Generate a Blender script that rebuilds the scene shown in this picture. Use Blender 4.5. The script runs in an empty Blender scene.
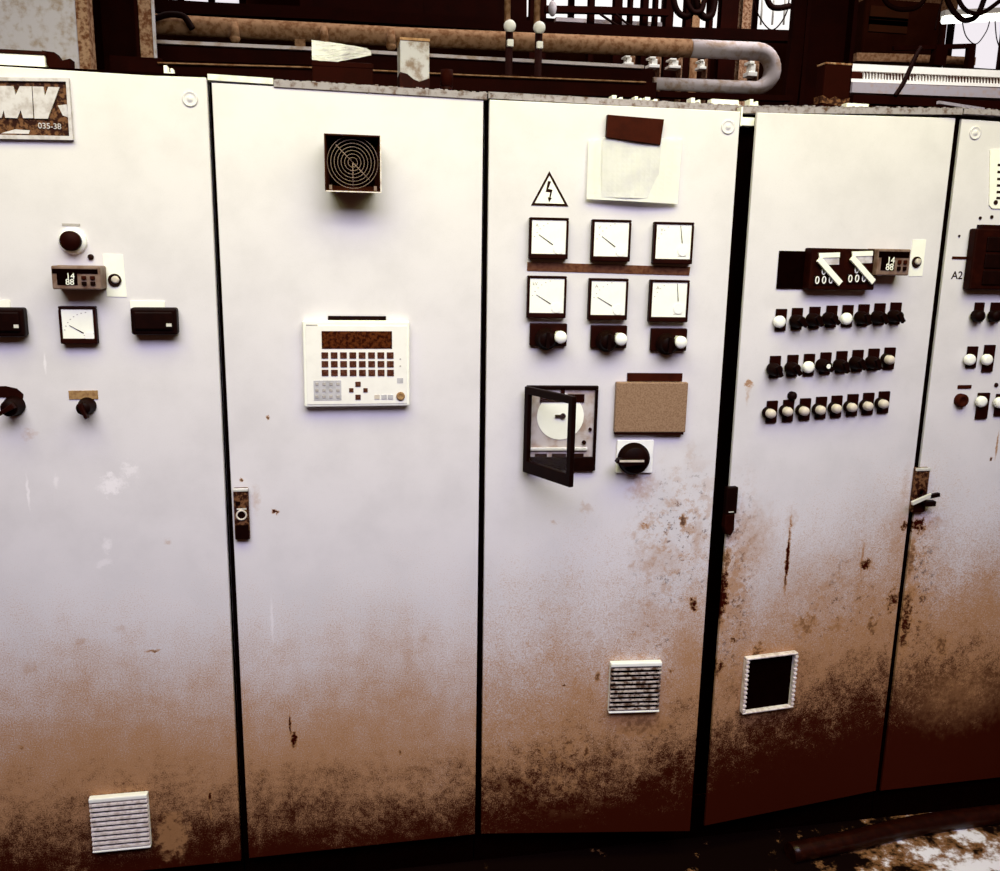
import bpy, bmesh, math, random
from mathutils import Vector, Matrix
random.seed(7)
SC = bpy.context.scene
COL = SC.collection
PI = math.pi

# ------------------------------------------------------------------ camera
F_PX, PITCH, YAW, ROLL = 899.3, .2087, .1864, .0197
CAM = Vector((.2494, -2.089, 1.639))
def cam_axes():
    fwd = Vector((math.sin(YAW)*math.cos(PITCH), math.cos(YAW)*math.cos(PITCH), -math.sin(PITCH)))
    r = Vector((math.cos(YAW), -math.sin(YAW), 0)); u = r.cross(fwd)
    return (math.cos(ROLL)*r + math.sin(ROLL)*u, -math.sin(ROLL)*r + math.cos(ROLL)*u, fwd)
CR, CU, CF = cam_axes()
cd = bpy.data.cameras.new('camera'); cam = bpy.data.objects.new('camera', cd); COL.objects.link(cam)
cd.sensor_fit = 'HORIZONTAL'; cd.sensor_width = 36; cd.lens = F_PX/1000*36; cd.clip_start = .02
cam.matrix_world = Matrix(((CR.x, CU.x, -CF.x, CAM.x), (CR.y, CU.y, -CF.y, CAM.y), (CR.z, CU.z, -CF.z, CAM.z), (0, 0, 0, 1)))
SC.camera = cam
SC.view_settings.view_transform = 'Standard'; SC.view_settings.look = 'None'
SC.view_settings.gamma = 1; SC.view_settings.use_curve_mapping = False
SC.view_settings.exposure = 0

def ray(u, v): return CR*((u-500)/F_PX) + CU*((435.5-v)/F_PX) + CF
def at(u, v, Y):                       # the point of the place seen at a photo position, at depth y = Y
    d = ray(u, v); return CAM + d*((Y-CAM.y)/d.y)
def atz(u, v, Z):
    d = ray(u, v); return CAM + d*((Z-CAM.z)/d.z)

class Plane:                           # the face of a cabinet door
    def __init__(s, a, b):
        s.o = Vector((a[0], a[1], 0)); e = Vector((b[0]-a[0], b[1]-a[1], 0)); s.w = e.length; s.e = e.normalized()
        s.n = Vector((s.e.y, -s.e.x, 0)); s.yaw = math.atan2(s.e.y, s.e.x)
    def p(s, u, v, d=0):               # world point
        r = ray(u, v); o = s.o + s.n*d; return CAM + r*((o-CAM).dot(s.n)/r.dot(s.n))
    def q(s, u, v, d=0):               # (along, up)
        w = s.p(u, v, d) - s.o; return (w.dot(s.e), w.z)
    def pt(s, a, z, d=0): return s.o + s.e*a + s.n*d + Vector((0, 0, z))
    def rect(s, u0, v0, u1, v1, d=0):  # centre (along, up), width, height of a pixel box
        um, vm = (u0+u1)/2, (v0+v1)/2
        a0 = s.q(u0, vm, d)[0]; a1 = s.q(u1, vm, d)[0]; z1 = s.q(um, v0, d)[1]; z0 = s.q(um, v1, d)[1]
        return (a0+a1)/2, (z0+z1)/2, a1-a0, z1-z0
D1 = Plane((0, 0), (1, 0)); D2 = D1
D3 = Plane((.6002, 0), (1.1831, -.0517))
D4 = Plane((1.2233, -.0454), (1.784, .0103))
D5 = Plane((1.79, .0103), (2.4, .0103))

# ------------------------------------------------------------------ mesh helper
class MB:
    def __init__(s): s.bm = bmesh.new()
    def _add(s, t, M=None):
        if M is not None: bmesh.ops.transform(t, matrix=M, verts=t.verts)
        vm = {v: s.bm.verts.new(v.co) for v in t.verts}
        for f in t.faces:
            try:
                g = s.bm.faces.new([vm[v] for v in f.verts]); g.smooth = f.smooth
            except ValueError: pass
        t.free(); return s
    def box(s, x0, x1, y0, y1, z0, z1, bev=0, seg=2, M=None):
        t = bmesh.new(); bmesh.ops.create_cube(t, size=1)
        bmesh.ops.transform(t, matrix=Matrix.Translation(((x0+x1)/2, (y0+y1)/2, (z0+z1)/2)) @ Matrix.Diagonal((abs(x1-x0), abs(y1-y0), abs(z1-z0), 1)), verts=t.verts)
        if bev: bmesh.ops.bevel(t, geom=t.edges[:], offset=bev, segments=seg, profile=.5, affect='EDGES')
        return s._add(t, M)
    def prism(s, poly, y0, y1, bev=0, M=None):   # poly of (x, z), front at y0
        t = bmesh.new()
        a = [t.verts.new((x, y0, z)) for x, z in poly]; b = [t.verts.new((x, y1, z)) for x, z in poly]
        n = len(poly)
        t.faces.new(a); t.faces.new(b[::-1])
        for i in range(n): t.faces.new((a[i], b[i], b[(i+1) % n], a[(i+1) % n]))
        bmesh.ops.recalc_face_normals(t, faces=t.faces)
        if bev:
            fr = [e for e in t.edges if all(abs(v.co.y-y0) < 1e-7 for v in e.verts)]
            bmesh.ops.bevel(t, geom=fr, offset=bev, segments=2, profile=.5, affect='EDGES')
        return s._add(t, M)
    def cyl(s, c, r, y0, y1, r2=None, seg=28, M=None):   # axis y, front at y0
        t = bmesh.new(); r2 = r if r2 is None else r2
        a = [t.verts.new((c[0]+r*math.cos(k*2*PI/seg), y0, c[1]+r*math.sin(k*2*PI/seg))) for k in range(seg)]
        b = [t.verts.new((c[0]+r2*math.cos(k*2*PI/seg), y1, c[1]+r2*math.sin(k*2*PI/seg))) for k in range(seg)]
        t.faces.new(a); t.faces.new(b[::-1])
        for i in range(seg):
            f = t.faces.new((a[i], b[i], b[(i+1) % seg], a[(i+1) % seg])); f.smooth = True
        bmesh.ops.recalc_face_normals(t, faces=t.faces)
        return s._add(t, M)
    def lathe(s, prof, c=(0, 0), seg=28, M=None):        # prof of (r, y), axis y through (x, z) = c
        t = bmesh.new(); rings = []
        for r, y in prof:
            if r < 1e-6: rings.append([t.verts.new((c[0], y, c[1]))])
            else: rings.append([t.verts.new((c[0]+r*math.cos(k*2*PI/seg), y, c[1]+r*math.sin(k*2*PI/seg))) for k in range(seg)])
        for A, B in zip(rings, rings[1:]):
            for i in range(seg):
                j = (i+1) % seg
                vs = [A[i % len(A)], B[i % len(B)], B[j % len(B)], A[j % len(A)]]
                vs = list(dict.fromkeys(vs))
                if len(vs) > 2:
                    f = t.faces.new(vs); f.smooth = True
        bmesh.ops.recalc_face_normals(t, faces=t.faces)
        return s._add(t, M)
    def sphere(s, c, r, sc=(1, 1, 1), M=None):
        t = bmesh.new(); bmesh.ops.create_uvsphere(t, u_segments=20, v_segments=12, radius=r)
        for f in t.faces: f.smooth = True
        bmesh.ops.transform(t, matrix=Matrix.Translation(c) @ Matrix.Diagonal((*sc, 1)), verts=t.verts)
        return s._add(t, M)
    def tube(s, pts, r, seg=12, closed=False, M=None):
        pts = [Vector(p) for p in pts]; t = bmesh.new(); rings = []; n = len(pts)
        nrm = None
        for i, p in enumerate(pts):
            d = (pts[(i+1) % n] - pts[i-1]) if closed else (pts[min(i+1, n-1)] - pts[max(i-1, 0)])
            d.normalize()
            if nrm is None:
                nrm = d.orthogonal().normalized()
            else:
                nrm = (nrm - d*nrm.dot(d)).normalized()
            b = d.cross(nrm); rr = r[i] if isinstance(r, (list, tuple)) else r
            rings.append([t.verts.new(p + (nrm*math.cos(k*2*PI/seg) + b*math.sin(k*2*PI/seg))*rr) for k in range(seg)])
        for i in range(n if closed else n-1):
            A, B = rings[i], rings[(i+1) % n]
            for k in range(seg):
                f = t.faces.new((A[k], A[(k+1) % seg], B[(k+1) % seg], B[k])); f.smooth = True
        if not closed:
            t.faces.new(rings[0][::-1]); t.faces.new(rings[-1])
        return s._add(t, M)
    def bar(s, p, q, w, h, M=None):    # rectangular bar between two points, w across, h up
        p, q = Vector(p), Vector(q); d = (q-p).normalized()
        up = Vector((0, 0, 1)) if abs(d.z) < .9 else Vector((0, 1, 0))
        sd = d.cross(up).normalized(); up = sd.cross(d)
        t = bmesh.new()
        vs = [[t.verts.new(c + sd*(a*w/2) + up*(b*h/2)) for a, b in ((-1, -1), (1, -1), (1, 1), (-1, 1))] for c in (p, q)]
        t.faces.new(vs[0]); t.faces.new(vs[1][::-1])
        for k in range(4): t.faces.new((vs[0][k], vs[1][k], vs[1][(k+1) % 4], vs[0][(k+1) % 4]))
        bmesh.ops.recalc_face_normals(t, faces=t.faces)
        return s._add(t, M)
    def text(s, txt, x, z, size, y0, y1, align='CENTER', shear=0):
        c = bpy.data.curves.new('tmp', 'FONT'); c.body = txt; c.size = size; c.align_x = align; c.align_y = 'CENTER'
        c.extrude = abs(y1-y0)/2; c.shear = shear
        o = bpy.data.objects.new('tmp', c); COL.objects.link(o)
        dg = bpy.context.evaluated_depsgraph_get(); me = bpy.data.meshes.new_from_object(o.evaluated_get(dg))
        t = bmesh.new(); t.from_mesh(me)
        M = Matrix.Translation((x, (y0+y1)/2, z)) @ Matrix.Rotation(PI/2, 4, 'X')
        bmesh.ops.transform(t, matrix=M, verts=t.verts)
        bpy.data.objects.remove(o); bpy.data.curves.remove(c); bpy.data.meshes.remove(me)
        return s._add(t)
    def build(s, name, mat, parent=None, loc=(0, 0, 0), rz=0, label=None):
        me = bpy.data.meshes.new(name); s.bm.to_mesh(me); s.bm.free()
        me.materials.append(mat); o = bpy.data.objects.new(name, me); COL.objects.link(o)
        o.location = loc; o.rotation_euler = (0, 0, rz)
        if parent: o.parent = parent
        if label: o['label'] = label
        return o

def tag(o, label=None, cat=None, group=None, kind=None):
    if label: o['label'] = label
    if cat: o['category'] = cat
    if group: o['group'] = group
    if kind: o['kind'] = kind
    return o
def thing(name, label, cat, loc=(0, 0, 0), group=None):
    o = bpy.data.objects.new(name, None); COL.objects.link(o); o.location = loc; o.empty_display_size = .05
    return tag(o, label, cat, group)

# ------------------------------------------------------------------ materials
class NT:
    def __init__(s, name):
        s.m = bpy.data.materials.new(name); s.m.use_nodes = True; s.t = s.m.node_tree
        s.b = s.t.nodes['Principled BSDF']
    def n(s, ty, **kw):
        x = s.t.nodes.new(ty)
        for k, v in kw.items(): setattr(x, k, v)
        return x
    def l(s, a, b): s.t.links.new(a, b)
    def math(s, op, a, b=None, clamp=False):
        x = s.n('ShaderNodeMath', operation=op, use_clamp=clamp)
        for i, v in enumerate((a, b)):
            if v is None: continue
            if isinstance(v, (int, float)): x.inputs[i].default_value = v
            else: s.l(v, x.inputs[i])
        return x.outputs[0]
    def noise(s, vec, scale, detail=4, rough=.55):
        x = s.n('ShaderNodeTexNoise'); x.inputs['Scale'].default_value = scale; x.inputs['Detail'].default_value = detail
        x.inputs['Roughness'].default_value = rough
        if vec is not None: s.l(vec, x.inputs['Vector'])
        return x
    def ramp(s, v, a, b, to0=0., to1=1., smooth=True):
        x = s.n('ShaderNodeMapRange', interpolation_type='SMOOTHSTEP' if smooth else 'LINEAR')
        s.l(v, x.inputs['Value'])
        for k, val in zip(('From Min', 'From Max', 'To Min', 'To Max'), (a, b, to0, to1)):
            if isinstance(val, (int, float)): x.inputs[k].default_value = val
            else: s.l(val, x.inputs[k])
        return x.outputs[0]
    def mix(s, f, a, b):
        x = s.n('ShaderNodeMix', data_type='RGBA')
        for i, v in ((0, f), (6, a), (7, b)):
            if isinstance(v, (int, float)): x.inputs[i].default_value = v
            elif isinstance(v, tuple): x.inputs[i].default_value = (*v, 1)
            else: s.l(v, x.inputs[i])
        return x.outputs[2]
def mat(name, c, rough=.6, spec=.15, metal=0., c2=None, scale=40, lo=.4, hi=.7, bump=0):
    t = NT(name); b = t.b
    b.inputs['Roughness'].default_value = rough; b.inputs['Specular IOR Level'].default_value = spec; b.inputs['Metallic'].default_value = metal
    g = t.n('ShaderNodeTexCoord').outputs['Object']
    if c2 is None: c2 = tuple(min(1, k*.72) for k in c)
    nz = t.noise(g, scale, 6, .6).outputs['Fac']
    t.l(t.mix(t.ramp(nz, lo, hi), c, c2), b.inputs['Base Color'])
    if bump:
        bp = t.n('ShaderNodeBump'); bp.inputs['Strength'].default_value = bump; bp.inputs['Distance'].default_value = .003
        t.l(nz, bp.inputs['Height']); t.l(bp.outputs[0], b.inputs['Normal'])
    return t.m
def emit(name, c, st):
    t = NT(name); t.b.inputs['Base Color'].default_value = (*c, 1)
    t.b.inputs['Emission Color'].default_value = (*c, 1); t.b.inputs['Emission Strength'].default_value = st
    t.b.inputs['Roughness'].default_value = .5
    return t.m

DIRT = (.40, .20, .088); DARK = (.032, .0026, .0005)
# grime, drips and chips on the doors: (door, u, v, half width px, half height px, strength, kind)
STAINS = [
 # door with the switches: drips, smears by the latch
 (D4,752,540,26,40,.55,'b'),(D4,738,575,12,60,.6,'b'),(D4,722,595,7,35,.85,'d'),(D4,727,560,4,14,.6,'d'),
 (D4,788,555,2.2,42,.8,'d'),(D4,791,520,6,14,.5,'b'),(D4,866,565,7,5,.75,'d'),(D4,862,560,1.4,22,.4,'d'),
 (D4,900,530,16,40,.6,'b'),(D4,893,600,8,14,.7,'d'),(D4,806,625,14,10,.5,'d'),(D4,872,627,9,9,.55,'d'),(D4,835,628,8,5,.4,'d'),
 (D4,757,652,6,10,.6,'d'),(D4,733,640,3,3,.8,'d'),(D4,718,668,7,12,.7,'d'),(D4,820,590,60,50,.35,'b'),(D4,748,395,2.5,10,.6,'b'),(D4,749,384,4,4,.4,'d'),
 (D4,770,683,40,40,.45,'b'),
 # fifth door
 (D5,918,526,11,7,.95,'d'),(D5,905,526,6,5,.8,'d'),(D5,935,524,16,6,.5,'b'),(D5,910,560,5,28,.55,'d'),(D5,906,620,6,40,.7,'d'),
 (D5,940,645,10,12,.55,'d'),(D5,985,600,25,45,.4,'b'),(D5,903,500,5,40,.4,'b'),(D5,991,459,2,2,.9,'d'),(D5,997,445,1.2,16,.4,'d'),
 (D5,960,690,60,40,.5,'b'),
 # third door: smears near the right edge
 (D3,640,487,16,15,.55,'b'),(D3,645,525,9,7,.65,'b'),(D3,645,526,4,4,.5,'d'),(D3,684,522,4,8,.6,'d'),(D3,672,503,14,5,.5,'b'),
 (D3,660,560,32,22,.42,'b'),(D3,632,566,5,5,.5,'b'),(D3,585,508,8,6,.4,'b'),(D3,553,523,3,2.5,.5,'b'),(D3,634,535,4,4,.5,'b'),
 (D3,697,540,7,25,.55,'b'),(D3,694,605,5,9,.75,'d'),(D3,650,620,26,25,.35,'b'),(D3,588,635,6,5,.45,'b'),(D3,598,677,3,5,.6,'d'),
 (D3,686,650,18,50,.5,'b'),(D3,672,670,4,2,.6,'d'),(D3,586,752,3,8,.6,'d'),(D3,564,685,3,1.2,.7,'d'),(D3,690,455,6,16,.25,'b'),(D3,500,690,16,16,.3,'b'),
 (D3,640,722,34,18,.5,'d'),
 # second door
 (D2,275,512,4.5,3.5,.85,'d'),(D2,256,500,5,14,.4,'b'),(D2,290,725,1.6,13,.75,'d'),(D2,294,740,3.5,10,.9,'d'),(D2,380,705,8,16,.4,'b'),(D2,383,718,2,8,.5,'b'),
 (D2,408,660,7,20,.35,'b'),(D2,424,640,4,4,.35,'b'),(D2,268,418,2,2,.6,'d'),(D2,241,480,1.6,2.4,.8,'d'),(D2,400,753,2,3,.6,'d'),(D2,262,775,2,2,.6,'d'),
 # first door
 (D1,168,541,4,3,.45,'b'),(D1,80,642,8,3.5,.55,'b'),(D1,120,630,8,5,.3,'b'),(D1,153,651,9,1.6,.5,'d'),(D1,32,668,12,6,.4,'b'),(D1,30,435,10,5,.4,'b'),
 (D1,210,797,3,6,.7,'d'),(D1,211,812,1.2,9,.5,'d'),(D1,22,747,3,2,.5,'d'),(D1,68,775,22,18,.3,'b'),(D1,172,835,18,26,.4,'d'),
 (D1,112,484,14,10,.85,'w'),(D1,130,470,9,8,.6,'w'),(D1,107,545,5,8,.6,'w'),(D1,104,562,8,6,.4,'w'),(D1,28,492,1.6,18,.8,'w'),(D1,56,481,3,6,.6,'w'),
 (D1,45,363,1.5,11,.7,'w'),(D2,272,620,1.5,24,.5,'w'),
]
def paint(name, base, dirty=True, x_shift=True):
    t = NT(name); b = t.b
    b.inputs['Roughness'].default_value = .6; b.inputs['Specular IOR Level'].default_value = .01
    pos = t.n('ShaderNodeNewGeometry').outputs['Position']
    xyz = t.n('ShaderNodeSeparateXYZ'); t.l(pos, xyz.inputs[0]); X, Z = xyz.outputs[0], xyz.outputs[2]
    st = t.n('ShaderNodeMapping'); st.inputs['Scale'].default_value = (1, 1, .35); t.l(pos, st.inputs[0])
    n1 = t.noise(st.outputs[0], 3.2, 5).outputs['Fac']; n2 = t.noise(pos, 14, 8, .68).outputs['Fac']
    n3 = t.noise(pos, 60, 6, .75).outputs['Fac']; grain = t.noise(pos, 330, 3, .8).outputs['Fac']
    cloud = t.noise(pos, 7, 6, .6).outputs['Fac']
    col = t.mix(t.ramp(cloud, .35, .75), base, tuple(k*.9 for k in base))
    col = t.mix(t.math('MULTIPLY', t.ramp(grain, .5, .8), .22), col, tuple(k*.62 for k in base))
    if dirty:
        xs = t.ramp(X, .3, 1.9, 0, .22)
        zz = t.math('SUBTRACT', Z, xs)
        h = t.math('ADD', zz, t.math('ADD', t.math('MULTIPLY', t.math('SUBTRACT', n1, .5), .42), t.math('MULTIPLY', t.math('SUBTRACT', n2, .5), .36)))
        h = t.math('ADD', h, t.math('MULTIPLY', t.math('SUBTRACT', grain, .5), 1.1))
        col = t.mix(t.math('MULTIPLY', t.ramp(h, .84, .36), .97), col, DIRT)
        h2 = t.math('ADD', zz, t.math('ADD', t.math('MULTIPLY', t.math('SUBTRACT', n2, .5), .42), t.math('MULTIPLY', t.math('SUBTRACT', n3, .5), .36)))
        h2 = t.math('ADD', h2, t.math('MULTIPLY', t.math('SUBTRACT', n1, .5), .16))
        h2 = t.math('ADD', h2, t.math('MULTIPLY', t.math('SUBTRACT', grain, .5), .6))
        col = t.mix(t.math('MULTIPLY', t.ramp(h2, .37, .14), .99), col, DARK)
        # scattered specks, thicker towards the right-hand doors
        sp = t.math('MULTIPLY', t.ramp(t.noise(pos, 38, 5, .7).outputs['Fac'], .66, .74), t.ramp(h, 1.1, .5))
        col = t.mix(t.math('MULTIPLY', sp, t.ramp(X, .5, 1.3, .12, .6)), col, DARK)
        for pl, u, v, ru, rv, thr in ((D3, 680, 540, 62, 95, .56), (D3, 655, 640, 70, 70, .60), (D4, 735, 590, 26, 130, .53), (D4, 840, 610, 70, 70, .56), (D5, 915, 600, 26, 120, .53), (D3, 560, 760, 90, 60, .56)):
            c = pl.p(u, v); r = pl.rect(u-ru, v-rv, u+ru, v+rv); d = t.n('ShaderNodeVectorMath', operation='MULTIPLY_ADD'); iv = (2/r[2], 0, 2/r[3])
            t.l(pos, d.inputs[0]); d.inputs[1].default_value = iv; d.inputs[2].default_value = (-c.x*iv[0], 0, -c.z*iv[2])
            ln = t.n('ShaderNodeVectorMath', operation='LENGTH'); t.l(d.outputs[0], ln.inputs[0])
            reg = t.ramp(ln.outputs['Value'], 1.1, .1)
            s1 = t.ramp(t.noise(pos, 26, 7, .72).outputs['Fac'], thr-.06, thr+.03); s2 = t.ramp(t.noise(pos, 62, 6, .78).outputs['Fac'], thr+.015, thr+.06)
            col = t.mix(t.math('MULTIPLY', t.math('MULTIPLY', s1, reg), .6), col, DIRT)
            col = t.mix(t.math('MULTIPLY', t.math('MULTIPLY', s2, reg), .8), col, DARK)
        # individual stains, on the door faces
        wob = t.n('ShaderNodeVectorMath', operation='SUBTRACT'); t.l(t.noise(pos, 55, 5, .7).outputs['Color'], wob.inputs[0]); wob.inputs[1].default_value = (.5, .5, .5)
        acc = {}
        for pl, u, v, ru, rv, s, k in STAINS:
            c = pl.p(u, v); r = pl.rect(u-ru, v-rv, u+ru, v+rv); rx, rz = r[2]/2, r[3]/2
            w = t.n('ShaderNodeVectorMath', operation='MULTIPLY_ADD'); t.l(wob.outputs[0], w.inputs[0])
            a = min(.10, 3.0*min(rx, rz)+.004); w.inputs[1].default_value = (a, 0, a*1.6); t.l(pos, w.inputs[2])
            d = t.n('ShaderNodeVectorMath', operation='MULTIPLY_ADD'); t.l(w.outputs[0], d.inputs[0])
            iv = (1/rx, 0, 1/rz); d.inputs[1].default_value = iv; d.inputs[2].default_value = (-c.x*iv[0], 0, -c.z*iv[2])
            ln = t.n('ShaderNodeVectorMath', operation='LENGTH'); t.l(d.outputs[0], ln.inputs[0])
            f = t.ramp(ln.outputs['Value'], 1.25, .35 if k != 'b' else 0., 0, s)
            acc[k] = f if k not in acc else t.math('MAXIMUM', acc[k], f)
        col = t.mix(acc['w'], col, tuple(min(1, k*1.22) for k in base))
        col = t.mix(t.math('MULTIPLY', acc['b'], t.ramp(n3, .25, .6, .45, 1)), col, DIRT)
        dd = t.math('MULTIPLY', acc['d'], t.ramp(n3, .3, .55, .35, 1.1))
        col = t.mix(t.math('MULTIPLY', t.ramp(dd, .0, .45), .85), col, DIRT)
        col = t.mix(t.ramp(dd, .3, .8), col, DARK)
    t.l(col, b.inputs['Base Color'])
    return t.m
BASE = (.70, .662, .72)
M = dict(
 paint=paint('cabinet_paint', BASE),
 rim=mat('rim_paint', (.30, .265, .30), .6, .05, c2=(.10, .055, .04), scale=60, lo=.45, hi=.7, bump=.5),
 rimw=mat('cover_strip_white', (.82, .80, .76), .5, .2),
 black=mat('black_plastic', (.005, .0007, .0004), .5, .05, c2=(.008, .0012, .0006)),
 dark=mat('dark_plastic', (.011, .0012, .0005), .55, .04, c2=(.018, .0022, .0008)),
 void=mat('cabinet_inside_black', (.003, .0005, .0003), .9, 0),
 brown=mat('brown_plastic', (.036, .005, .0015), .6, .04),
 rust=mat('rusty_plate', (.15, .065, .03), .6, .1, c2=(.022, .004, .0012), scale=120, lo=.42, hi=.56),
 plate=mat('brown_plate', (.30, .185, .12), .5, .2, c2=(.2, .11, .065), scale=260, lo=.4, hi=.65),
 tan=mat('tan_label', (.34, .20, .09), .6, .15, c2=(.2, .10, .045), scale=150),
 white=mat('white_plastic', (.90, .89, .84), .45, .2, c2=(.86, .85, .79)),
 dial=mat('dial_white', (.93, .92, .87), .4, .2, c2=(.89, .88, .83)),
 lamp=mat('lamp_lens_white', (.95, .94, .90), .25, .4, c2=(.93, .92, .88)),
 pale=mat('pale_knob', (.62, .54, .48), .4, .3),
 grey=mat('grey_keys', (.50, .48, .53), .6, .15),
 lav=mat('lavender_metal', (.58, .54, .60), .5, .2, c2=(.40, .35, .37), scale=50),
 chrome=mat('bright_metal', (.85, .82, .78), .3, .5, .3),
 ink=mat('print_ink', (.02, .006, .004), .7, .05),
 faint=mat('faint_print', (.42, .38, .38), .7, .05),
 screen=mat('display_glass', (.09, .022, .006), .35, .06, c2=(.022, .003, .001), scale=120, lo=.4, hi=.6),
 paper=mat('white_paper', (.90, .885, .90), .6, .15, c2=(.80, .78, .83), scale=16),
 film=mat('film_white', (.95, .94, .93), .35, .3, c2=(.93, .92, .92), scale=20, bump=.1),
 steel=mat('dark_steel', (.0125, .0012, .0004), .7, .02, c2=(.009, .001, .0004), scale=12),
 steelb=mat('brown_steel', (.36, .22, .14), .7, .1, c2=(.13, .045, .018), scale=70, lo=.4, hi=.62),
 pipe=mat('dusty_pipe', (.30, .17, .095), .7, .05, c2=(.16, .07, .03), scale=45, lo=.4, hi=.65),
 pipel=mat('pale_pipe', (.52, .46, .49), .6, .15, c2=(.36, .26, .21), scale=22, lo=.45, hi=.65),
 concrete=mat('mottled_grey', (.52, .49, .55), .8, .1, c2=(.34, .26, .21), scale=30, lo=.45, hi=.72),
 galv=mat('galvanised', (.36, .33, .37), .5, .2, c2=(.36, .28, .26), scale=35, lo=.48, hi=.7),
 wall=mat('hall_wall_dark', (.02, .003, .001), .9, .02, c2=(.032, .007, .0025), scale=3),
 wallb=mat('brown_wall', (.04, .011, .004), .9, .05, c2=(.05, .012, .004), scale=6),
 cable=mat('black_cable', (.008, .001, .0005), .6, .04),
 glow=emit('lamp_glow', (1, .98, .90), 3.0),
 day=emit('daylight_pane', (.96, .95, .93), 1.0),
 day2=emit('daylight_pane_dim', (.80, .77, .82), 1.0),
)
M['stained'] = mat('stained_metal', (.36, .34, .38), .6, .1, c2=(.17, .12, .10), scale=28, lo=.45, hi=.65)
M['wrap'] = mat('crumpled_film', (.86, .85, .86), .4, .2, c2=(.50, .46, .52), scale=14, lo=.45, hi=.75, bump=.3)
M['slat'] = mat('slat_paint', (.80, .72, .70), .6, .1, c2=(.5, .4, .36), scale=70); M['slatd'] = mat('slat_paint_dirty', (.55, .46, .42), .6, .1, c2=(.10, .05, .03), scale=70, lo=.42, hi=.6)

# ------------------------------------------------------------------ cabinets
CX = [-.63, 0.0, .6, 1.205, 1.7885, 2.42]
ZT = 1.96
CAB = []
cab_labels = [
 'pale steel control cabinet at the left end bearing a rusty metal nameplate',
 'pale steel control cabinet with a fan hood above a keypad operator terminal',
 'pale steel control cabinet with six square meters and a lightning warning triangle',
 'pale steel control cabinet with three rows of eight small switches and grimy foot',
 'pale steel control cabinet at the right end, cut off by the picture edge']
for i in range(5):
    x0, x1 = CX[i], CX[i+1]
    r = thing('control_cabinet', cab_labels[i], 'cabinet', ((x0+x1)/2, .25, 0)); CAB.append(r)
def local(r, p): return Vector(p) - r.location
class Cab:
    def __init__(s, i, pl): s.r = CAB[i]; s.pl = pl
    def part(s, mb, name, m, a, z, parent=None, label=None, d=0):
        return mb.build(name, M[m], s.r, local(s.r, s.pl.pt(a, z, d)), s.pl.yaw, label)
def sub(mb, name, m, parent, label=None): return mb.build(name, M[m], parent, label=label)
C1, C2, C3, C4, C5 = (Cab(i, p) for i, p in enumerate((D1, D2, D3, D4, D5)))

TOPZ = [1.985, 1.985, 1.978, 1.965, 1.967, 1.967]
def build_cabinet(i, corners, pl):
    r = CAB[i]; x0, x1 = CX[i], CX[i+1]; lx0, lx1 = x0-r.location.x, x1-r.location.x; oy = -r.location.y
    # carcass: side panels, back, roof and floor pan, open at the front
    m = MB(); e = .002
    zt = min(TOPZ[i], TOPZ[i+1]) - .004
    for xa, xb in ((lx0+e, lx0+.02), (lx1-.02, lx1-e)): m.box(xa, xb, oy+.045, oy+.5, .1, zt)
    m.box(lx0+.02, lx1-.02, oy+.48, oy+.5, .1, zt); m.box(lx0+.02, lx1-.02, oy+.045, oy+.48, zt-.02, zt); m.box(lx0+.02, lx1-.02, oy+.045, oy+.48, .1, .12)
    m.build('carcass', M['paint'], r)
    m = MB(); m.box(lx0+.02, lx1-.02, oy+.06, oy+.07, .12, zt-.02)
    m.build('interior_shade_sheet', M['void'], r, label='black sheet painted as the shade behind the door gaps')  # black sheet stands for the unlit cabinet interior
    m = MB()
    for xa, xb in ((lx0+e, lx0+.02), (lx1-.02, lx1-e)): m.box(xa, xb, oy+.026, oy+.044, .1, zt)
    m.box(lx0+.02, lx1-.02, oy+.026, oy+.044, zt-.03, zt); m.box(lx0+.02, lx1-.02, oy+.026, oy+.044, .1, .13)
    m.build('gap_shade_frame', M['void'], r, label='black frame painted as the shade in the door gaps')  # shaded carcass front seen in the door gaps, painted black
    # plinth
    m = MB(); m.box(lx0+e, lx1-e, oy+.035, oy+.49, 0, .098)
    m.build('plinth', M['void'], r, label='black plinth under the cabinet')
    # door: folded sheet with a return edge
    P = [pl.q(*c) for c in corners]
    root = Vector((pl.o.x, pl.o.y, 0)) - r.location
    m = MB(); m.prism([P[0], P[1], P[2], P[3]], 0, .02 if i < 3 else .008, bev=.002)
    return m.build('door', M['paint'], r, root, pl.yaw)
def cpx(pl, a, z):  # photo position of a point of a door face
    d = pl.pt(a, z) - CAM; return (500 + F_PX*d.dot(CR)/d.dot(CF), 435.5 - F_PX*d.dot(CU)/d.dot(CF))
a1 = -.618
def tz0(u, v): p = D1.p(u, v); return (p.x, p.z)
DOORS = [
 build_cabinet(0, [cpx(D1, a1, tz0(0, 70)[1]+.010), (206.6, 79), (241, 861), cpx(D1, a1+.006, .098)], D1),
 build_cabinet(1, [(211.5, 82.5), (483.5, 98), (475, 834.5), (249, 858.5)], D2),
 build_cabinet(2, [(489.5, 99.5), (740.5, 111.5), (690, 831.5), (481, 834)], D3),
 build_cabinet(3, [(757.5, 112.5), (955.8, 118), (876, 791), (705, 826)], D4),
 build_cabinet(4, [(962, 119), cpx(D5, .62, 1.958), cpx(D5, .62, .115), (881, 791)], D5)]
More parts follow.
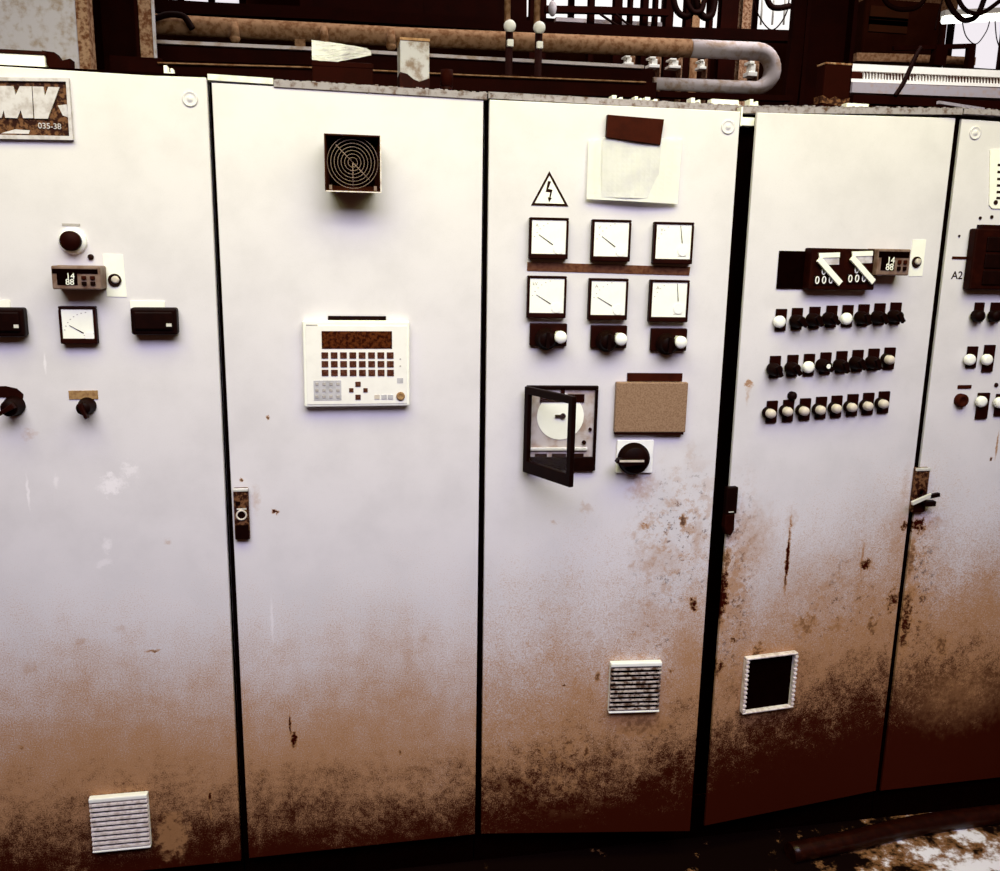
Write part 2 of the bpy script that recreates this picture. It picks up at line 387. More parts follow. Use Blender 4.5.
# roof rims along the top of the front
def rim(i, pts, mm, name='roof_rim', y0=-.004, label=None, h=.02):
    r = CAB[i]; m = MB()
    (xa, za), (xb, zb) = pts
    xa -= r.location.x; xb -= r.location.x; oy = -r.location.y
    m.prism([(xa, za-h), (xb, zb-h), (xb, zb), (xa, za)], oy+y0, oy+.5)
    return m.build(name, M[mm], r, label=label)
def tz(u, v): p = D1.p(u, v); return (p.x, p.z)
tA = tz(0, 70); tB = tz(206, 77.5)
sl = (tB[1]-tA[1])/(tB[0]-tA[0])
rim(0, [(CX[0]+.002, tA[1]+sl*(CX[0]-tA[0])), (-.002, tB[1])], 'rimw', y0=.0005, h=.006)
s0, s1, s2 = tz(206, 73.5), tz(273, 78), tz(484, 93)
rim(1, [(.002, s0[1]-.001), (s1[0], s1[1]-.001)], 'rimw', 'cover_strip', label='bright white strip along the top edge', h=.012)
rim(1, [(s1[0]+.001, s1[1]-.004), (.598, s2[1])], 'rim', label='dirty grey roof edge', h=.014)
p3a, p3b = tz(486, 91.5), tz(742, 104)
rim(2, [(.602, p3a[1]), (1.203, p3b[1]-.004)], 'rim', y0=-.001, label='dirty grey roof edge', h=.014)
p4b = tz(958, 110)
rim(3, [(1.207, p3b[1]-.006), (1.7865, p4b[1]+.004)], 'rim', y0=-.001, label='dirty grey roof edge', h=.014)
rim(4, [(1.7905, p4b[1]+.004), (2.418, p4b[1]+.004)], 'rim', y0=-.001, label='dirty grey roof edge', h=.012)
# small latch bracket in the gap between third and fourth door
g = MB(); g.box(-.016, .016, .0, .03, -.010, .008); g.box(-.0205, -.0165, -.004, .03, -.012, .03)
bp_ = at(748, 121, -.02); g.build('latch_bracket', M['white'], CAB[3], local(CAB[3], (bp_.x, -.02, bp_.z)), label='white bracket in the door gap')

# ---- small door fittings
def plug(C, u, v, door):
    a, z = C.pl.q(u, v); m = MB()
    m.lathe([(.016, .0), (.016, -.002), (.0135, -.003), (.012, -.0012), (.006, -.0012), (.0045, -.0035), (0, -.0035)])
    o = m.build('lock_plug', M['paint'], door, (a, 0, z)); return o
def on_door(C, door, mb, name, m, a, z, label=None): return mb.build(name, M[m], door, (a, 0, z), label=label)
plug(C1, 190, 99, DOORS[0]); plug(C3, 728, 127, DOORS[2]); plug(C5, 975, 133, DOORS[4])

def vent(C, u0, v0, u1, v1, nsl, open_=False, label=None, thick=.2, slat_m='slat'):
    d = .018
    a, z, w, h = C.pl.rect(u0, v0, u1, v1, d)
    x, y = w/2, h/2; m = MB(); t = .007
    # frame with sloped flanks
    hood = .012 if not open_ else .006
    m.box(-x, x, -d, 0, y-hood, y, .003)
    m.box(-x, x, -d, 0, -y, -y+t*.7, .002)
    if not open_:
        m.box(-x, -x+.003, -d*.5, 0, -y+.002, y-.002); m.box(x-.003, x, -d*.5, 0, -y+.002, y-.002)
    else:
        m.box(-x, -x+t, -d*.8, 0, -y+t*.7, y-hood); m.box(x-t, x, -d*.8, 0, -y+t*.7, y-hood)
    f = C.part(m, 'vent_grille', 'white' if not open_ else 'slat', a, z, label=label)
    m = MB()
    m.box(-x+.0015, x-.0015, -.003, .001, -y+.001, y-.001); sub(m, 'filter_mat', 'void', f, 'black filter behind the slats')
    st = (h-hood-t*.7)/nsl
    for xa, xb in (((-x-.0005, -x+t*1.15), (x-t*1.15, x+.0005)) if open_ else ((-x+.001, x-.001),)):
        m = MB()
        for k in range(nsl):
            zc = -y+t*.7+st*(k+.5); m.box(xa, xb, -d, -d+.007, zc-st*thick, zc+st*thick)
        m.box(xa, xa+.002, -d+.005, -.002, -y+.003, y-hood); m.box(xb-.002, xb, -d+.005, -.002, -y+.003, y-hood)
        sub(m, 'slats', slat_m, f)
    return f
vent(C1, 90, 797, 149, 851, 10, label='white louvred vent grille at the foot of the door')
vent(C3, 610, 663, 661, 713, 10, thick=.13, slat_m='slatd', label='louvred vent grille with dark slats')
vent(C4, 745.5, 656, 796, 711, 12, True, label='vent grille with a black open centre')

def label_strip(C, u0, v0, u1, v1, m='white', d=.0012, name='label_strip', label=None):
    a, z, w, h = C.pl.rect(u0, v0, u1, v1); b = MB(); b.box(-w/2, w/2, -d, .0005, -h/2, h/2)
    return C.part(b, name, m, a, z, label=label)
def quad(C, pts, m, name, d=.0012, label=None):
    q = [C.pl.q(*p) for p in pts]; ca = sum(p[0] for p in q)/4; cz = sum(p[1] for p in q)/4
    b = MB(); b.prism([(p[0]-ca, p[1]-cz) for p in q], -d, .0005); return C.part(b, name, m, ca, cz, label=label)

def meter(C, u0, v0, u1, v1, ang, pivot=(.30, -.30), knob=True, unit='V', d=.02, lab=None):
    a, z, w, h = C.pl.rect(u0, v0, u1, v1, d); x, y = w/2, h/2; m = MB(); t = .0055
    m.box(-x, x, -d, 0, -y, -y+t*2.1, .002); m.box(-x, x, -d, 0, y-t, y, .002)
    m.box(-x, -x+t, -d, 0, -y+t, y-t, .002); m.box(x-t, x, -d, 0, -y+t, y-t, .002)
    m.box(-x+t*.5, x-t*.5, -.004, 0, -y+t, y-t)
    o = C.part(m, 'panel_meter', 'dark', a, z, label=lab)
    m = MB(); m.box(-x+t, x-t, -d+.003, -d+.006, -y+t*2.1, y-t); sub(m, 'dial', 'dial', o, 'white dial face')
    px, pz = pivot[0]*w, pivot[1]*h; R = .62*w
    yq = -d+.0029
    m = MB()
    tip = (px+math.cos(ang)*R, pz+math.sin(ang)*R); st = (px+math.cos(ang)*R*.3, pz+math.sin(ang)*R*.3)
    nx, nz = -math.sin(ang), math.cos(ang)
    m.prism([(st[0]-nx*.0009, st[1]-nz*.0009), (st[0]+nx*.0009, st[1]+nz*.0009), (tip[0]+nx*.0004, tip[1]+nz*.0004), (tip[0]-nx*.0004, tip[1]-nz*.0004)], yq-.0012, yq)
    sub(m, 'needle', 'ink', o, 'thin black needle')
    m = MB()
    for k in range(9):
        tt = PI*.5+.1 + (PI/2-.2)*k/8; rr = R*1.12
        if abs(px+math.cos(tt)*rr) < x-t-.004 and abs(pz+math.sin(tt)*rr) < y-t-.004:
            cx, cz = px+math.cos(tt)*rr, pz+math.sin(tt)*rr; m.box(cx-.0014, cx+.0014, yq-.0003, yq, cz-.0008, cz+.0008)
    m.text(unit, -x*.62, y*.62, .011, yq-.0005, yq)
    m.box(px-.012, px+.008, yq-.0003, yq, -y+t*2.1+.006, -y+t*2.1+.0075); m.box(px-.008, px+.009, yq-.0003, yq, -y+t*2.1+.010, -y+t*2.1+.0115)
    sub(m, 'scale_marks', 'faint', o, 'faint printed scale')
    if knob:
        m = MB(); m.cyl((px*1.0, pz*1.0), w*.13, yq-.0015, yq); sub(m, 'pivot_cover', 'paper', o)
    return o

# ------------------------------------------------------------------ first cabinet
def nameplate():
    C = C1; pl = D1; d = .010
    a0, z0 = pl.q(20, 109); px = lambda u, v: (pl.q(u, v, d)[0]-a0, pl.q(u, v, d)[1]-z0)
    m = MB(); o_ = [px(-48, 76.5), px(68.5, 78), px(73, 140), px(-44, 138)]; i_ = [px(-45, 80), px(65.8, 81.5), px(69.2, 136), px(-41, 134)]
    t = bmesh.new()
    def ring(pts, y): return [t.verts.new((p[0], y, p[1])) for p in pts]
    A, B, Cc, Dd = ring(o_, 0), ring(o_, -d), ring(i_, -d), ring(i_, -.003)
    for P, Q in ((A, B), (B, Cc), (Cc, Dd)):
        for k in range(4): t.faces.new((P[k], P[(k+1) % 4], Q[(k+1) % 4], Q[k]))
    t.faces.new(Dd); t.faces.new(A[::-1]); bmesh.ops.recalc_face_normals(t, faces=t.faces); m._add(t)
    o = C.part(m, 'nameplate', 'lav', a0, z0, label='metal nameplate with raised block lettering')
    m = MB(); m.prism([px(-44.5, 80.5), px(65.5, 82), px(68.8, 135.5), px(-40.5, 133.5)], -.0042, -.0025); sub(m, 'backing', 'rust', o, 'rust brown backing of the nameplate')
    m = MB()
    letM = [(-13, 118), (-7, 85.5), (13, 86), (15.2, 95), (19.5, 86), (31.3, 86.3), (33, 118), (23, 118), (20.3, 110), (17, 118), (5, 117.6), (3.4, 110), (1, 117.6)]
    letV = [(32.2, 86.3), (43, 86.5), (44.6, 96), (48, 86.7), (59.3, 87), (47.5, 118.6), (34.2, 118.4)]
    letL = [(-42, 117.4), (-37, 85), (-20, 85.4), (-16, 117.4)]
    for L in (letM, letV, letL[::1]): m.prism([px(*p) for p in L], -.0085, -.004)
    for P in ([(14, 129), (29, 130), (28, 133.5), (0, 133)], [(57, 105), (66, 104), (67.5, 117), (62, 115)]): m.prism([px(*p) for p in P], -.0046, -.004)
    c = px(49, 126); m.text('035-38', c[0], c[1], .016, -.006, -.004)
    sub(m, 'raised_lettering', 'lav', o, 'pale raised letters')
nameplate()
# round push button with pale collar
a, z, w, h = D1.rect(60.5, 231, 79.5, 251, .025); m = MB()
m.lathe([(.028, .0), (.028, -.006), (.024, -.010), (.02, -.010)])
o = C1.part(m, 'push_button', 'paper', a, z, label='round dark push button in a pale collar')
m = MB(); m.lathe([(.017, -.004), (.017, -.014), (.021, -.018), (.021, -.026), (.018, -.030), (0, -.031)]); sub(m, 'button_cap', 'dark', o)
a, z = D1.q(91, 257); m = MB(); m.lathe([(.006, 0), (.006, -.004), (.004, -.007), (0, -.007)]); C1.part(m, 'screw', 'ink', a, z)
label_strip(C1, 62, 223.5, 80, 226, 'faint', name='engraved_caption')

def counter(C, u0, v0, u1, v1, d=.055, sc=1, lab=None):
    a, z, w, h = C.pl.rect(u0, v0, u1, v1, d); x, y = w/2, h/2; m = MB()
    m.box(-x, x, -d, 0, -y, y, .003)
    o = C.part(m, 'digital_counter', 'brownish', a, z, label=lab)
    yq = -d
    m = MB(); m.box(-x+.002, x*.9, yq-.001, yq+.002, y*.35, y-.006); m.box(-x*.78, x*.05, yq-.001, yq+.002, -y*.62, y*.36); sub(m, 'display', 'void', o, 'black display window')
    m = MB(); s = h*.36
    m.text('14', -x*.22, y*.12, s, yq-.0025, yq-.001); m.text('88', -x*.26, -y*.38, s, yq-.0025, yq-.001); sub(m, 'digits', 'white', o, 'white digits')
    for kx in (.32, .68):
        for kz, mm in ((.02, 'brown'), (-.46, 'black')):
            m = MB(); m.box(x*kx-w*.05, x*kx+w*.05, yq-.004, yq, y*kz-h*.075, y*kz+h*.075, .001); sub(m, 'key', mm, o)
    return o
M['brownish'] = mat('taupe_housing', (.20, .13, .105), .5, .2, c2=(.12, .06, .04), scale=60)
counter(C1, 51.5, 266, 100.5, 289.5, lab='brown digital counter with white digits')

def lock_label(C, pts, lu, lv):
    o = quad(C, pts, 'white', 'lock_label', label='white label around a small key lock')
    a, z = C.pl.q(lu, lv); a0 = sum(C.pl.q(*p)[0] for p in pts)/4; z0 = sum(C.pl.q(*p)[1] for p in pts)/4
    m = MB(); m.lathe([(.0135, -.001), (.0135, -.005), (.010, -.006), (.010, -.003), (0, -.003)], (a-a0, z-z0)); sub(m, 'lock_ring', 'ink', o, 'dark lock ring')
    m = MB(); m.lathe([(.008, -.003), (.008, -.008), (.004, -.009), (0, -.009)], (a-a0+.002, z-z0+.001)); sub(m, 'lock_core', 'pale', o)
    return o
lock_label(C1, [(102.7, 254), (122.8, 254.5), (127, 297), (107, 296.5)], 115, 280)
meter(C1, 59, 306.5, 96, 344, 2.6, unit='', lab='square panel meter under the counter')

def black_module(C, u0, v0, u1, v1, lab, glint=True):
    d = .03; a, z, w, h = C.pl.rect(u0, v0, u1, v1, d); x, y = w/2, h/2; m = MB()
    m.box(-x, x, -d, 0, -y, y, .005)
    o = C.part(m, 'paddle_switch', 'black', a, z, label=lab)
    m = MB(); m.box(-x+.008, x-.008, -d-.006, -d, -y+.012, y-.008, .003); sub(m, 'switch_face', 'black', o)
    if glint:
        m = MB(); m.box(x*.55, x*.78, -d-.008, -d-.006, -y*.35, -y*.12); sub(m, 'bright_dot', 'chrome', o, 'small white dot')  # small bright dot on the switch face
    return o
black_module(C1, 130.5, 308, 177, 335, 'black switch module right of the meter'); label_strip(C1, 130.5, 301, 165, 308.5, 'white', .003, label='white label above the switch module')
black_module(C1, -18, 308, 24, 337, 'black switch module cut off by the left edge'); label_strip(C1, -18, 300, 10.5, 307.5, 'white', .003, label='white label above the left switch module')
# selector with curved label, selector with tan label
pts = [(-28, 389), (-16, 386.3), (6, 386), (17, 388.5), (23.5, 394), (23, 398.5), (15, 397), (-20, 396.5)]
q = [D1.q(*p) for p in pts]; m = MB(); m.prism([(p[0]-q[4][0], p[1]-q[4][1]) for p in q], -.003, .0005); C1.part(m, 'curved_label', 'dark', q[4][0], q[4][1], label='black curved label')
def selector(C, u, v, r, ang, lab, pointer=True, m1='black'):
    a, z = C.pl.q(u, v, .03); m = MB()
    m.lathe([(r*1.15, 0), (r*1.15, -.006), (r, -.010), (r*.92, -.036), (r*.8, -.040), (0, -.040)])
    o = C.part(m, 'selector_switch', m1, a, z, label=lab)
    m = MB(); ca, sa = math.cos(ang), math.sin(ang)
    m.prism([(ca*x_-sa*y_, sa*x_+ca*y_) for x_, y_ in ((-r*.8, -r*.32), (r*1.35, -r*.18), (r*1.35, r*.18), (-r*.8, r*.32))], -.052, -.036, bev=.002)
    sub(m, 'pointer', 'dark', o); return o
selector(C1, 10, 408, .0195, -2.6, 'black selector knob below the curved label')
selector(C1, 84, 408, .0165, -1.2, 'black selector knob below the tan label')
lt = label_strip(C1, 69, 390.5, 98, 399, 'tan', .002, label='tan engraved label')

# ------------------------------------------------------------------ second cabinet: fan hood, operator terminal, latch
def fan():
    d = .07; C = C2; a, z, w, h = C.pl.rect(324.5, 134.5, 381, 192, d); x, y = w/2, h/2
    t = bmesh.new(); th = .003
    # hood flares from the door outward
    fo = [(-x, y), (x, y), (x, -y), (-x, -y)]; fi = [(-x+th, y-th), (x-th, y-th), (x-th, -y+th), (-x+th, -y+th)]
    k = .86; bo = [(p[0]*k, p[1]*k+y*.10) for p in fo]; bi = [(p[0]*k, p[1]*k+y*.10) for p in fi]
    R = lambda pts, yy: [t.verts.new((p[0], yy, p[1])) for p in pts]
    A, B, C_, E_ = R(bo, 0), R(fo, -d), R(fi, -d), R(bi, -.004)
    for P, Q in ((A, B), (B, C_), (C_, E_)):
        for i in range(4): t.faces.new((P[i], P[(i+1) % 4], Q[(i+1) % 4], Q[i]))
    bmesh.ops.recalc_face_normals(t, faces=t.faces); m = MB(); m._add(t)
    o = C.part(m, 'fan_hood', 'hood', a, z, label='square fan hood with a round wire guard')
    m = MB(); zc = .003
    m.box(-x*.84, x*.84, -.006, 0, -y*.76, y*.92); sub(m, 'fan_opening', 'void', o, 'black fan opening')
    m = MB()
    for i in range(7):
        t2 = i*2*PI/7
        for j in range(1):
            pts = [(math.cos(t2+b)*r_, sin_) for b, r_, sin_ in ()]
        poly = [(math.cos(t2)*.014, math.sin(t2)*.014+zc), (math.cos(t2+.15)*.055, math.sin(t2+.15)*.055+zc), (math.cos(t2+.75)*.057, math.sin(t2+.75)*.057+zc), (math.cos(t2+.6)*.016, math.sin(t2+.6)*.016+zc)]
        m.prism(poly, -.014, -.011)
    m.cyl((0, zc), .018, -.018, -.006); sub(m, 'fan_blades', 'void', o)
    m = MB()
    ring = lambda r_: [(math.cos(q_*2*PI/48)*r_, -d+.012, math.sin(q_*2*PI/48)*r_+zc) for q_ in range(48)]
    lim = x-.005
    for i in range(9):
        r_ = .010+i*.0073
        # keep the wires inside the hood
        if r_ < lim: m.tube(ring(r_), .0007, 6, True)
    for ang in (PI*.75, -PI/4, -PI/2):
        m.tube([(0, -d+.0135, zc), (math.cos(ang)*.05, -d+.0135, math.sin(ang)*.05+zc)], .0011, 6)
    for sx, sz in ((-1, -1), (1, -1)): m.box(sx*(x-.012)-.003, sx*(x-.012)+.003, -d+.008, -d+.014, -y+th*.5, -y+.014)
    e_ = MB(); e_.box(-x+.001, x+.0005, -d-.001, -d+.001, -y-.0005, -y+.0018); e_.box(x-.0018, x+.0006, -d-.0012, -d+.001, -y+.0018, y); sub(e_, 'lit_lip', 'slat', o, 'front lip painted bright as lit')  # light on the sheet edge painted as a bright strip
    sub(m, 'wire_guard', 'wire', o, 'round wire guard of concentric rings')
M['hood'] = mat('hood_metal', (.03, .006, .002), .6, .05, c2=(.016, .002, .001)); M['wire'] = mat('guard_wire', (.22, .15, .12), .5, .2)
fan()
label_strip(C2, 328, 316, 386, 321, 'black', .003, label='black label strip above the terminal')
def terminal():
    C = C2; d = .022; pl = C.pl
    a, z, w, h = pl.rect(303.5, 321, 409.5, 406.5, d); x, y = w/2, h/2
    L = lambda u, v: (pl.q(u, v, d)[0]-a, pl.q(u, v, d)[1]-z)
    m = MB(); m.box(-x, x, -d, 0, -y, y, .003); o = C.part(m, 'operator_terminal', 'white', a, z, label='white keypad operator terminal with a dark display')
    m = MB(); m.box(-x+.006, x-.006, -d-.0015, -d+.001, -y+.006, y-.011, .0005); sub(m, 'front_foil', 'foil', o)
    def bx(u0, v0, u1, v1, name, mm, dd, bev=0, lab=None):
        p, q_ = L(u0, v0), L(u1, v1); m = MB(); m.box(p[0], q_[0], -d-.0015-dd, -d-.0005, q_[1], p[1], bev); return sub(m, name, mm, o, lab)
    bx(321.5, 331, 392, 348.5, 'display', 'screen', .001, lab='dark brown text display')
    for r_ in range(3):
        for c_ in range(8):
            u, v = 324.8+c_*9.33+r_*.15, 355.2+r_*8.7
            bx(u-3.4, v-3, u+3.4, v+3.1, 'function_key', 'key', .0018, .0006)
    bx(313.5, 380.5, 341.5, 400, 'number_pad', 'grey', .0006, lab='grey number pad')
    for r_ in range(3):
        for c_ in range(4):
            u, v = 317+c_*7, 384+r_*6.3; bx(u-1.6, v-1.4, u+1.6, v+1.4, 'number_key', 'faint', .0016, .0005)
    for u, v, s in ((358, 384, 2.7), (351.3, 390, 2.2), (365.5, 390, 2.2), (358, 397, 2.7)): bx(u-s, v-s*.9, u+s, v+s*.9, 'arrow_key', 'key', .0018, .0006)
    for u in (377, 384, 390.5): bx(u-2.6, 394.6, u+2.6, 399, 'mode_key', 'pale' if u < 380 else 'grey', .0014, .0005)
    bx(397, 378, 403, 383, 'logo_patch', 'grey', .0005); bx(306, 324.5, 317.5, 325.4, 'maker_line', 'faint', .0004)
    for v in (359, 366): bx(399.5, v-.7, 401, v+.7, 'status_light', 'faint', .0006)
    p = L(400.5, 396); m = MB(); m.lathe([(.010, -d), (.010, -d-.004), (.0075, -d-.006), (.005, -d-.0045), (0, -d-.0045)], p); sub(m, 'key_socket', 'tan', o, 'tan round socket')
M['foil'] = mat('panel_foil', (.84, .81, .80), .45, .2, c2=(.80, .77, .76))
M['key'] = mat('brown_keys', (.05, .011, .005), .5, .06, c2=(.14, .055, .035), scale=300)
terminal()
def latch_two():
    C = C2; d = .014; a, z, w, h = C.pl.rect(234, 488.5, 249, 540, d); x, y = w/2, h/2
    m = MB(); m.box(-x, x, -d, 0, -y, y, .003); o = on_door(C, DOORS[1], m, 'swing_handle', 'rust', a, z, 'rusty latch plate')
    m = MB(); m.box(-x, x, -d-.002, -d+.004, y-.007, y, .001); m.box(-x*.6, x*.7, -d-.001, -d+.002, y*.18, y*.24); sub(m, 'top_edge', 'chrome', o, 'bright top edge')  # brighter strip along the top of the latch plate
    m = MB(); m.lathe([(.0125, -d+.001), (.0125, -d-.004), (.009, -d-.004), (.0085, -d+.0005), (0, -d+.0005)], (0, -y*.02)); sub(m, 'lock_barrel', 'pale', o)
    m = MB(); m.cyl((0, -y*.02), .0085, -d-.0015, -d); m.box(-x*.7, -x*.1, -d-.001, -d+.001, y*.36, y*.5); m.box(-x*.9, x*.9, -d-.001, -d+.002, -y*.96, -y*.42); sub(m, 'keyhole', 'black', o, 'black round keyhole')
latch_two()

# ------------------------------------------------------------------ third cabinet
def triangle():
    C = C3; pts = [(549.3, 171), (568.3, 206.3), (531, 205.2)]; q = [C.pl.q(*p) for p in pts]; ca = sum(p[0] for p in q)/3; cz = sum(p[1] for p in q)/3
    P = [(p[0]-ca, p[1]-cz) for p in q]
    m = MB(); m.prism(P, -.001, .0005); o = C.part(m, 'warning_sign', 'white', ca, cz, label='triangular high voltage warning sign with a lightning bolt')
    m = MB(); k = .80
    I = [(p[0]*k, p[1]*k) for p in P]
    for i in range(3):
        j = (i+1) % 3; m.prism([P[i], P[j], I[j], I[i]], -.0016, -.0008)
    sub(m, 'black_border', 'ink', o)
    S = lambda u, v: (C.pl.q(u, v)[0]-ca, C.pl.q(u, v)[1]-cz)
    m = MB()
    m.prism([S(*p) for p in ((547.8, 181), (551, 181.5), (548.8, 187.5), (545.8, 191.5))], -.0016, -.0008)
    m.prism([S(*p) for p in ((545.3, 191.8), (547.3, 188.6), (552.3, 189.8), (551.6, 192.4))], -.0016, -.0008)
    m.prism([S(*p) for p in ((550.6, 189.4), (552.4, 190), (550.2, 199), (549, 198.6))], -.0016, -.0008)
    m.prism([S(*p) for p in ((547.6, 197.2), (551.8, 198), (549, 202.2))], -.0016, -.0008)
    sub(m, 'lightning_bolt', 'ink', o, 'black lightning bolt')
triangle()
for k, (u0, v0, u1, v1, an, un) in enumerate([(529.5, 217.5, 568.5, 259, 2.55, 'A'), (592, 219.5, 631, 261.5, 2.52, 'V'), (654, 222, 693.5, 264, 1.72, 'V'), (527.5, 276, 566.5, 318, 2.6, 'kV'), (589, 278.5, 628, 320, 2.62, 'A'), (650, 280, 689, 322, 1.68, 'A')]):
    meter(C3, u0, v0, u1, v1, an, unit=un, pivot=(.26, -.25) if k not in (2, 5) else (.25, -.18), lab='square white-faced panel meter in a black bezel')
b = quad(C3, [(527.3, 262), (690, 267), (689, 275.2), (527, 270.6)], 'brownstrip', 'label_strip', .002, 'brown strip between the two rows of meters') if M.setdefault('brownstrip', mat('brown_strip', (.13, .05, .025), .6, .1, c2=(.07, .018, .008), scale=120)) else None
for u, v, w_ in ((548.5, 338, 37), (609, 340, 36), (669, 343, 36)):
    a, z, w, h = C3.pl.rect(u-w_/2, v-14.5, u+w_/2, v+8, .012); x, y = w/2, h/2; m = MB(); m.box(-x, x, -.012, 0, -y, y, .002)
    o = C3.part(m, 'switch_plate', 'dark', a, z, label='dark switch plate with a black knob and white lamp')
    m = MB(); m.lathe([(.026, -.012), (.026, -.02), (.021, -.022), (.019, -.040), (.016, -.043), (0, -.043)], (-.006, -y*.35)); sub(m, 'rotary_knob', 'black', o)
    m = MB(); m.box(-.010, -.002, -.05, -.042, -y*.35-.019, -y*.35+.019, .001); sub(m, 'knob_grip', 'black', o)
    lx, lz = C3.pl.q(u+12.5, v-.5, .05); lx -= a; lz -= z
    m = MB(); m.lathe([(.012, -.012), (.012, -.035), (.0145, -.038), (.0145, -.048), (.012, -.051), (0, -.053)], (lx, lz)); sub(m, 'signal_lamp', 'lamp', o, 'round white signal lamp')
def recorder():
    C = C3; pl = C.pl; d = .012
    a, z, w, h = pl.rect(526, 386, 597, 471, d); x, y = w/2, h/2; L = lambda u, v, dd=d: (pl.q(u, v, dd)[0]-a, pl.q(u, v, dd)[1]-z)
    m = MB(); t = .007; dep = .012
    for b_ in ((-x, x, y-t, y), (-x, x, -y, -y+.034), (-x, -x+t, -y+.02, y-t), (x-t, x, -y+.02, y-t)): m.box(b_[0], b_[1], -dep, 0, b_[2], b_[3], .0015)
    o = C.part(m, 'chart_recorder', 'black', a, z, label='round chart recorder with its framed glass cover swung open')
    m = MB(); m.box(-x+t, x-t, -.004, -.001, -y+.03, y-t); sub(m, 'chassis', 'lavp', o, 'lavender grey chassis plate')
    m = MB(); m.box(-x*.62, x*.62, -.0075, -.003, y*.62, y*.80); m.box(-x*.05, x*.06, -.009, -.003, y*.80, y*.93)
    m.cyl((x*.82, -y*.02), .004, -.009, -.003); m.cyl((x*.66, -y*.33), .005, -.009, -.003)
    sub(m, 'pen_carriage', 'dark', o, 'dark pen carriage bar')
    c = L(560.5, 416.5, .006); m = MB(); m.cyl(c, .057, -.0055, -.003, seg=48); sub(m, 'chart_disc', 'dial', o, 'round white paper chart')
    m = MB(); m.box(c[0]-.013, c[0]+.010, -.010, -.0055, c[1]-.002, c[1]+.004); m.cyl((c[0]+.006, c[1]+.002), .006, -.012, -.0055); sub(m, 'chart_hub', 'ink', o)
    m = MB(); m.box(-x*.86, x*.76, -.010, -.004, -y*.52, -y*.45, .001); sub(m, 'shelf_bar', 'chrome', o, 'bright bar under the chart')
    m = MB()
    for xa, xb in ((-.72, -.38), (-.24, .16), (.34, .66)): m.box(x*xa, x*xb, -.0075, -.004, -y*.68, -y*.60)
    sub(m, 'slots', 'ink', o)
    # open cover: hinged along the left side, swung about 50 degrees
    hx = -x+.003; W = 2*x*1.0; ang = 1.02
    m = MB(); fr = .016; H0, H1 = -y, y
    T = Matrix.Translation((hx, -dep-.001, 0)) @ Matrix.Rotation(-ang, 4, 'Z')
    m.box(0, W, -.012, 0, H1-.018, H1, .002, M=T); m.box(0, W, -.012, 0, H0, H0+.030, .002, M=T)
    m.box(0, fr, -.012, 0, H0+.028, H1-.016, .002, M=T); m.box(W-fr, W, -.012, 0, H0+.028, H1-.016, .002, M=T)
    cv = sub(m, 'cover_frame', 'black', o, 'black frame of the open cover')
    m = MB(); m.box(fr-.002, W-fr+.002, -.007, -.005, H0+.028, H1-.016, M=T); sub(m, 'cover_glass', 'glass', o, 'clear glass of the open cover')
def clear_glass():
    t = NT('clear_glass'); o = t.t.nodes['Material Output']; tr = t.n('ShaderNodeBsdfTransparent'); gl = t.n('ShaderNodeBsdfGlossy'); mx = t.n('ShaderNodeMixShader')
    gl.inputs['Roughness'].default_value = .05; mx.inputs[0].default_value = .012; t.l(tr.outputs[0], mx.inputs[1]); t.l(gl.outputs[0], mx.inputs[2]); t.l(mx.outputs[0], o.inputs[0]); return t.m
M['glass'] = clear_glass()
M['lavp'] = mat('chassis_paint', (.50, .44, .46), .5, .2, c2=(.34, .24, .2), scale=30)
recorder()
a, z, w, h = D3.rect(615.5, 382.5, 687, 432.5, .016); x, y = w/2, h/2; m = MB(); m.box(-x, x, -.016, 0, -y, y, .0025)
o = C3.part(m, 'blank_cover', 'plate', a, z, label='blank brown cover plate')
m = MB(); m.box(-x+.002, x-.004, -.014, 0, -y-.006, -y+.002); sub(m, 'lower_lip', 'dark', o, 'dark lower lip')
label_strip(C3, 627, 373, 682, 381, 'brown', .003, label='dark brown label strip')
def main_switch():
    C = C3; a, z, w, h = C.pl.rect(616.5, 440, 653, 473, .006); x, y = w/2, h/2; m = MB(); m.box(-x, x, -.008, 0, -y, y, .002)
    o = C.part(m, 'rotary_switch', 'paper', a, z, label='large black rotary switch on a square white plate')
    kx, kz = C.pl.q(635.5, 460.5, .03); kx -= a; kz -= z
    m = MB(); m.lathe([(.040, -.008), (.040, -.014), (.037, -.016), (.034, -.03), (.030, -.034), (0, -.034)], (kx, kz), 40); sub(m, 'knob', 'black', o)
    m = MB(); m.prism([(kx-.052, kz-.001), (kx-.046, kz+.008), (kx+.018, kz+.008), (kx+.018, kz-.006), (kx-.03, kz-.012)], -.05, -.03, bev=.002); sub(m, 'grip', 'black', o)
    m = MB(); m.box(kx-.044, kx+.016, -.0515, -.049, kz+.001, kz+.006); sub(m, 'pointer_mark', 'pale', o, 'pale pointer line')
main_switch()

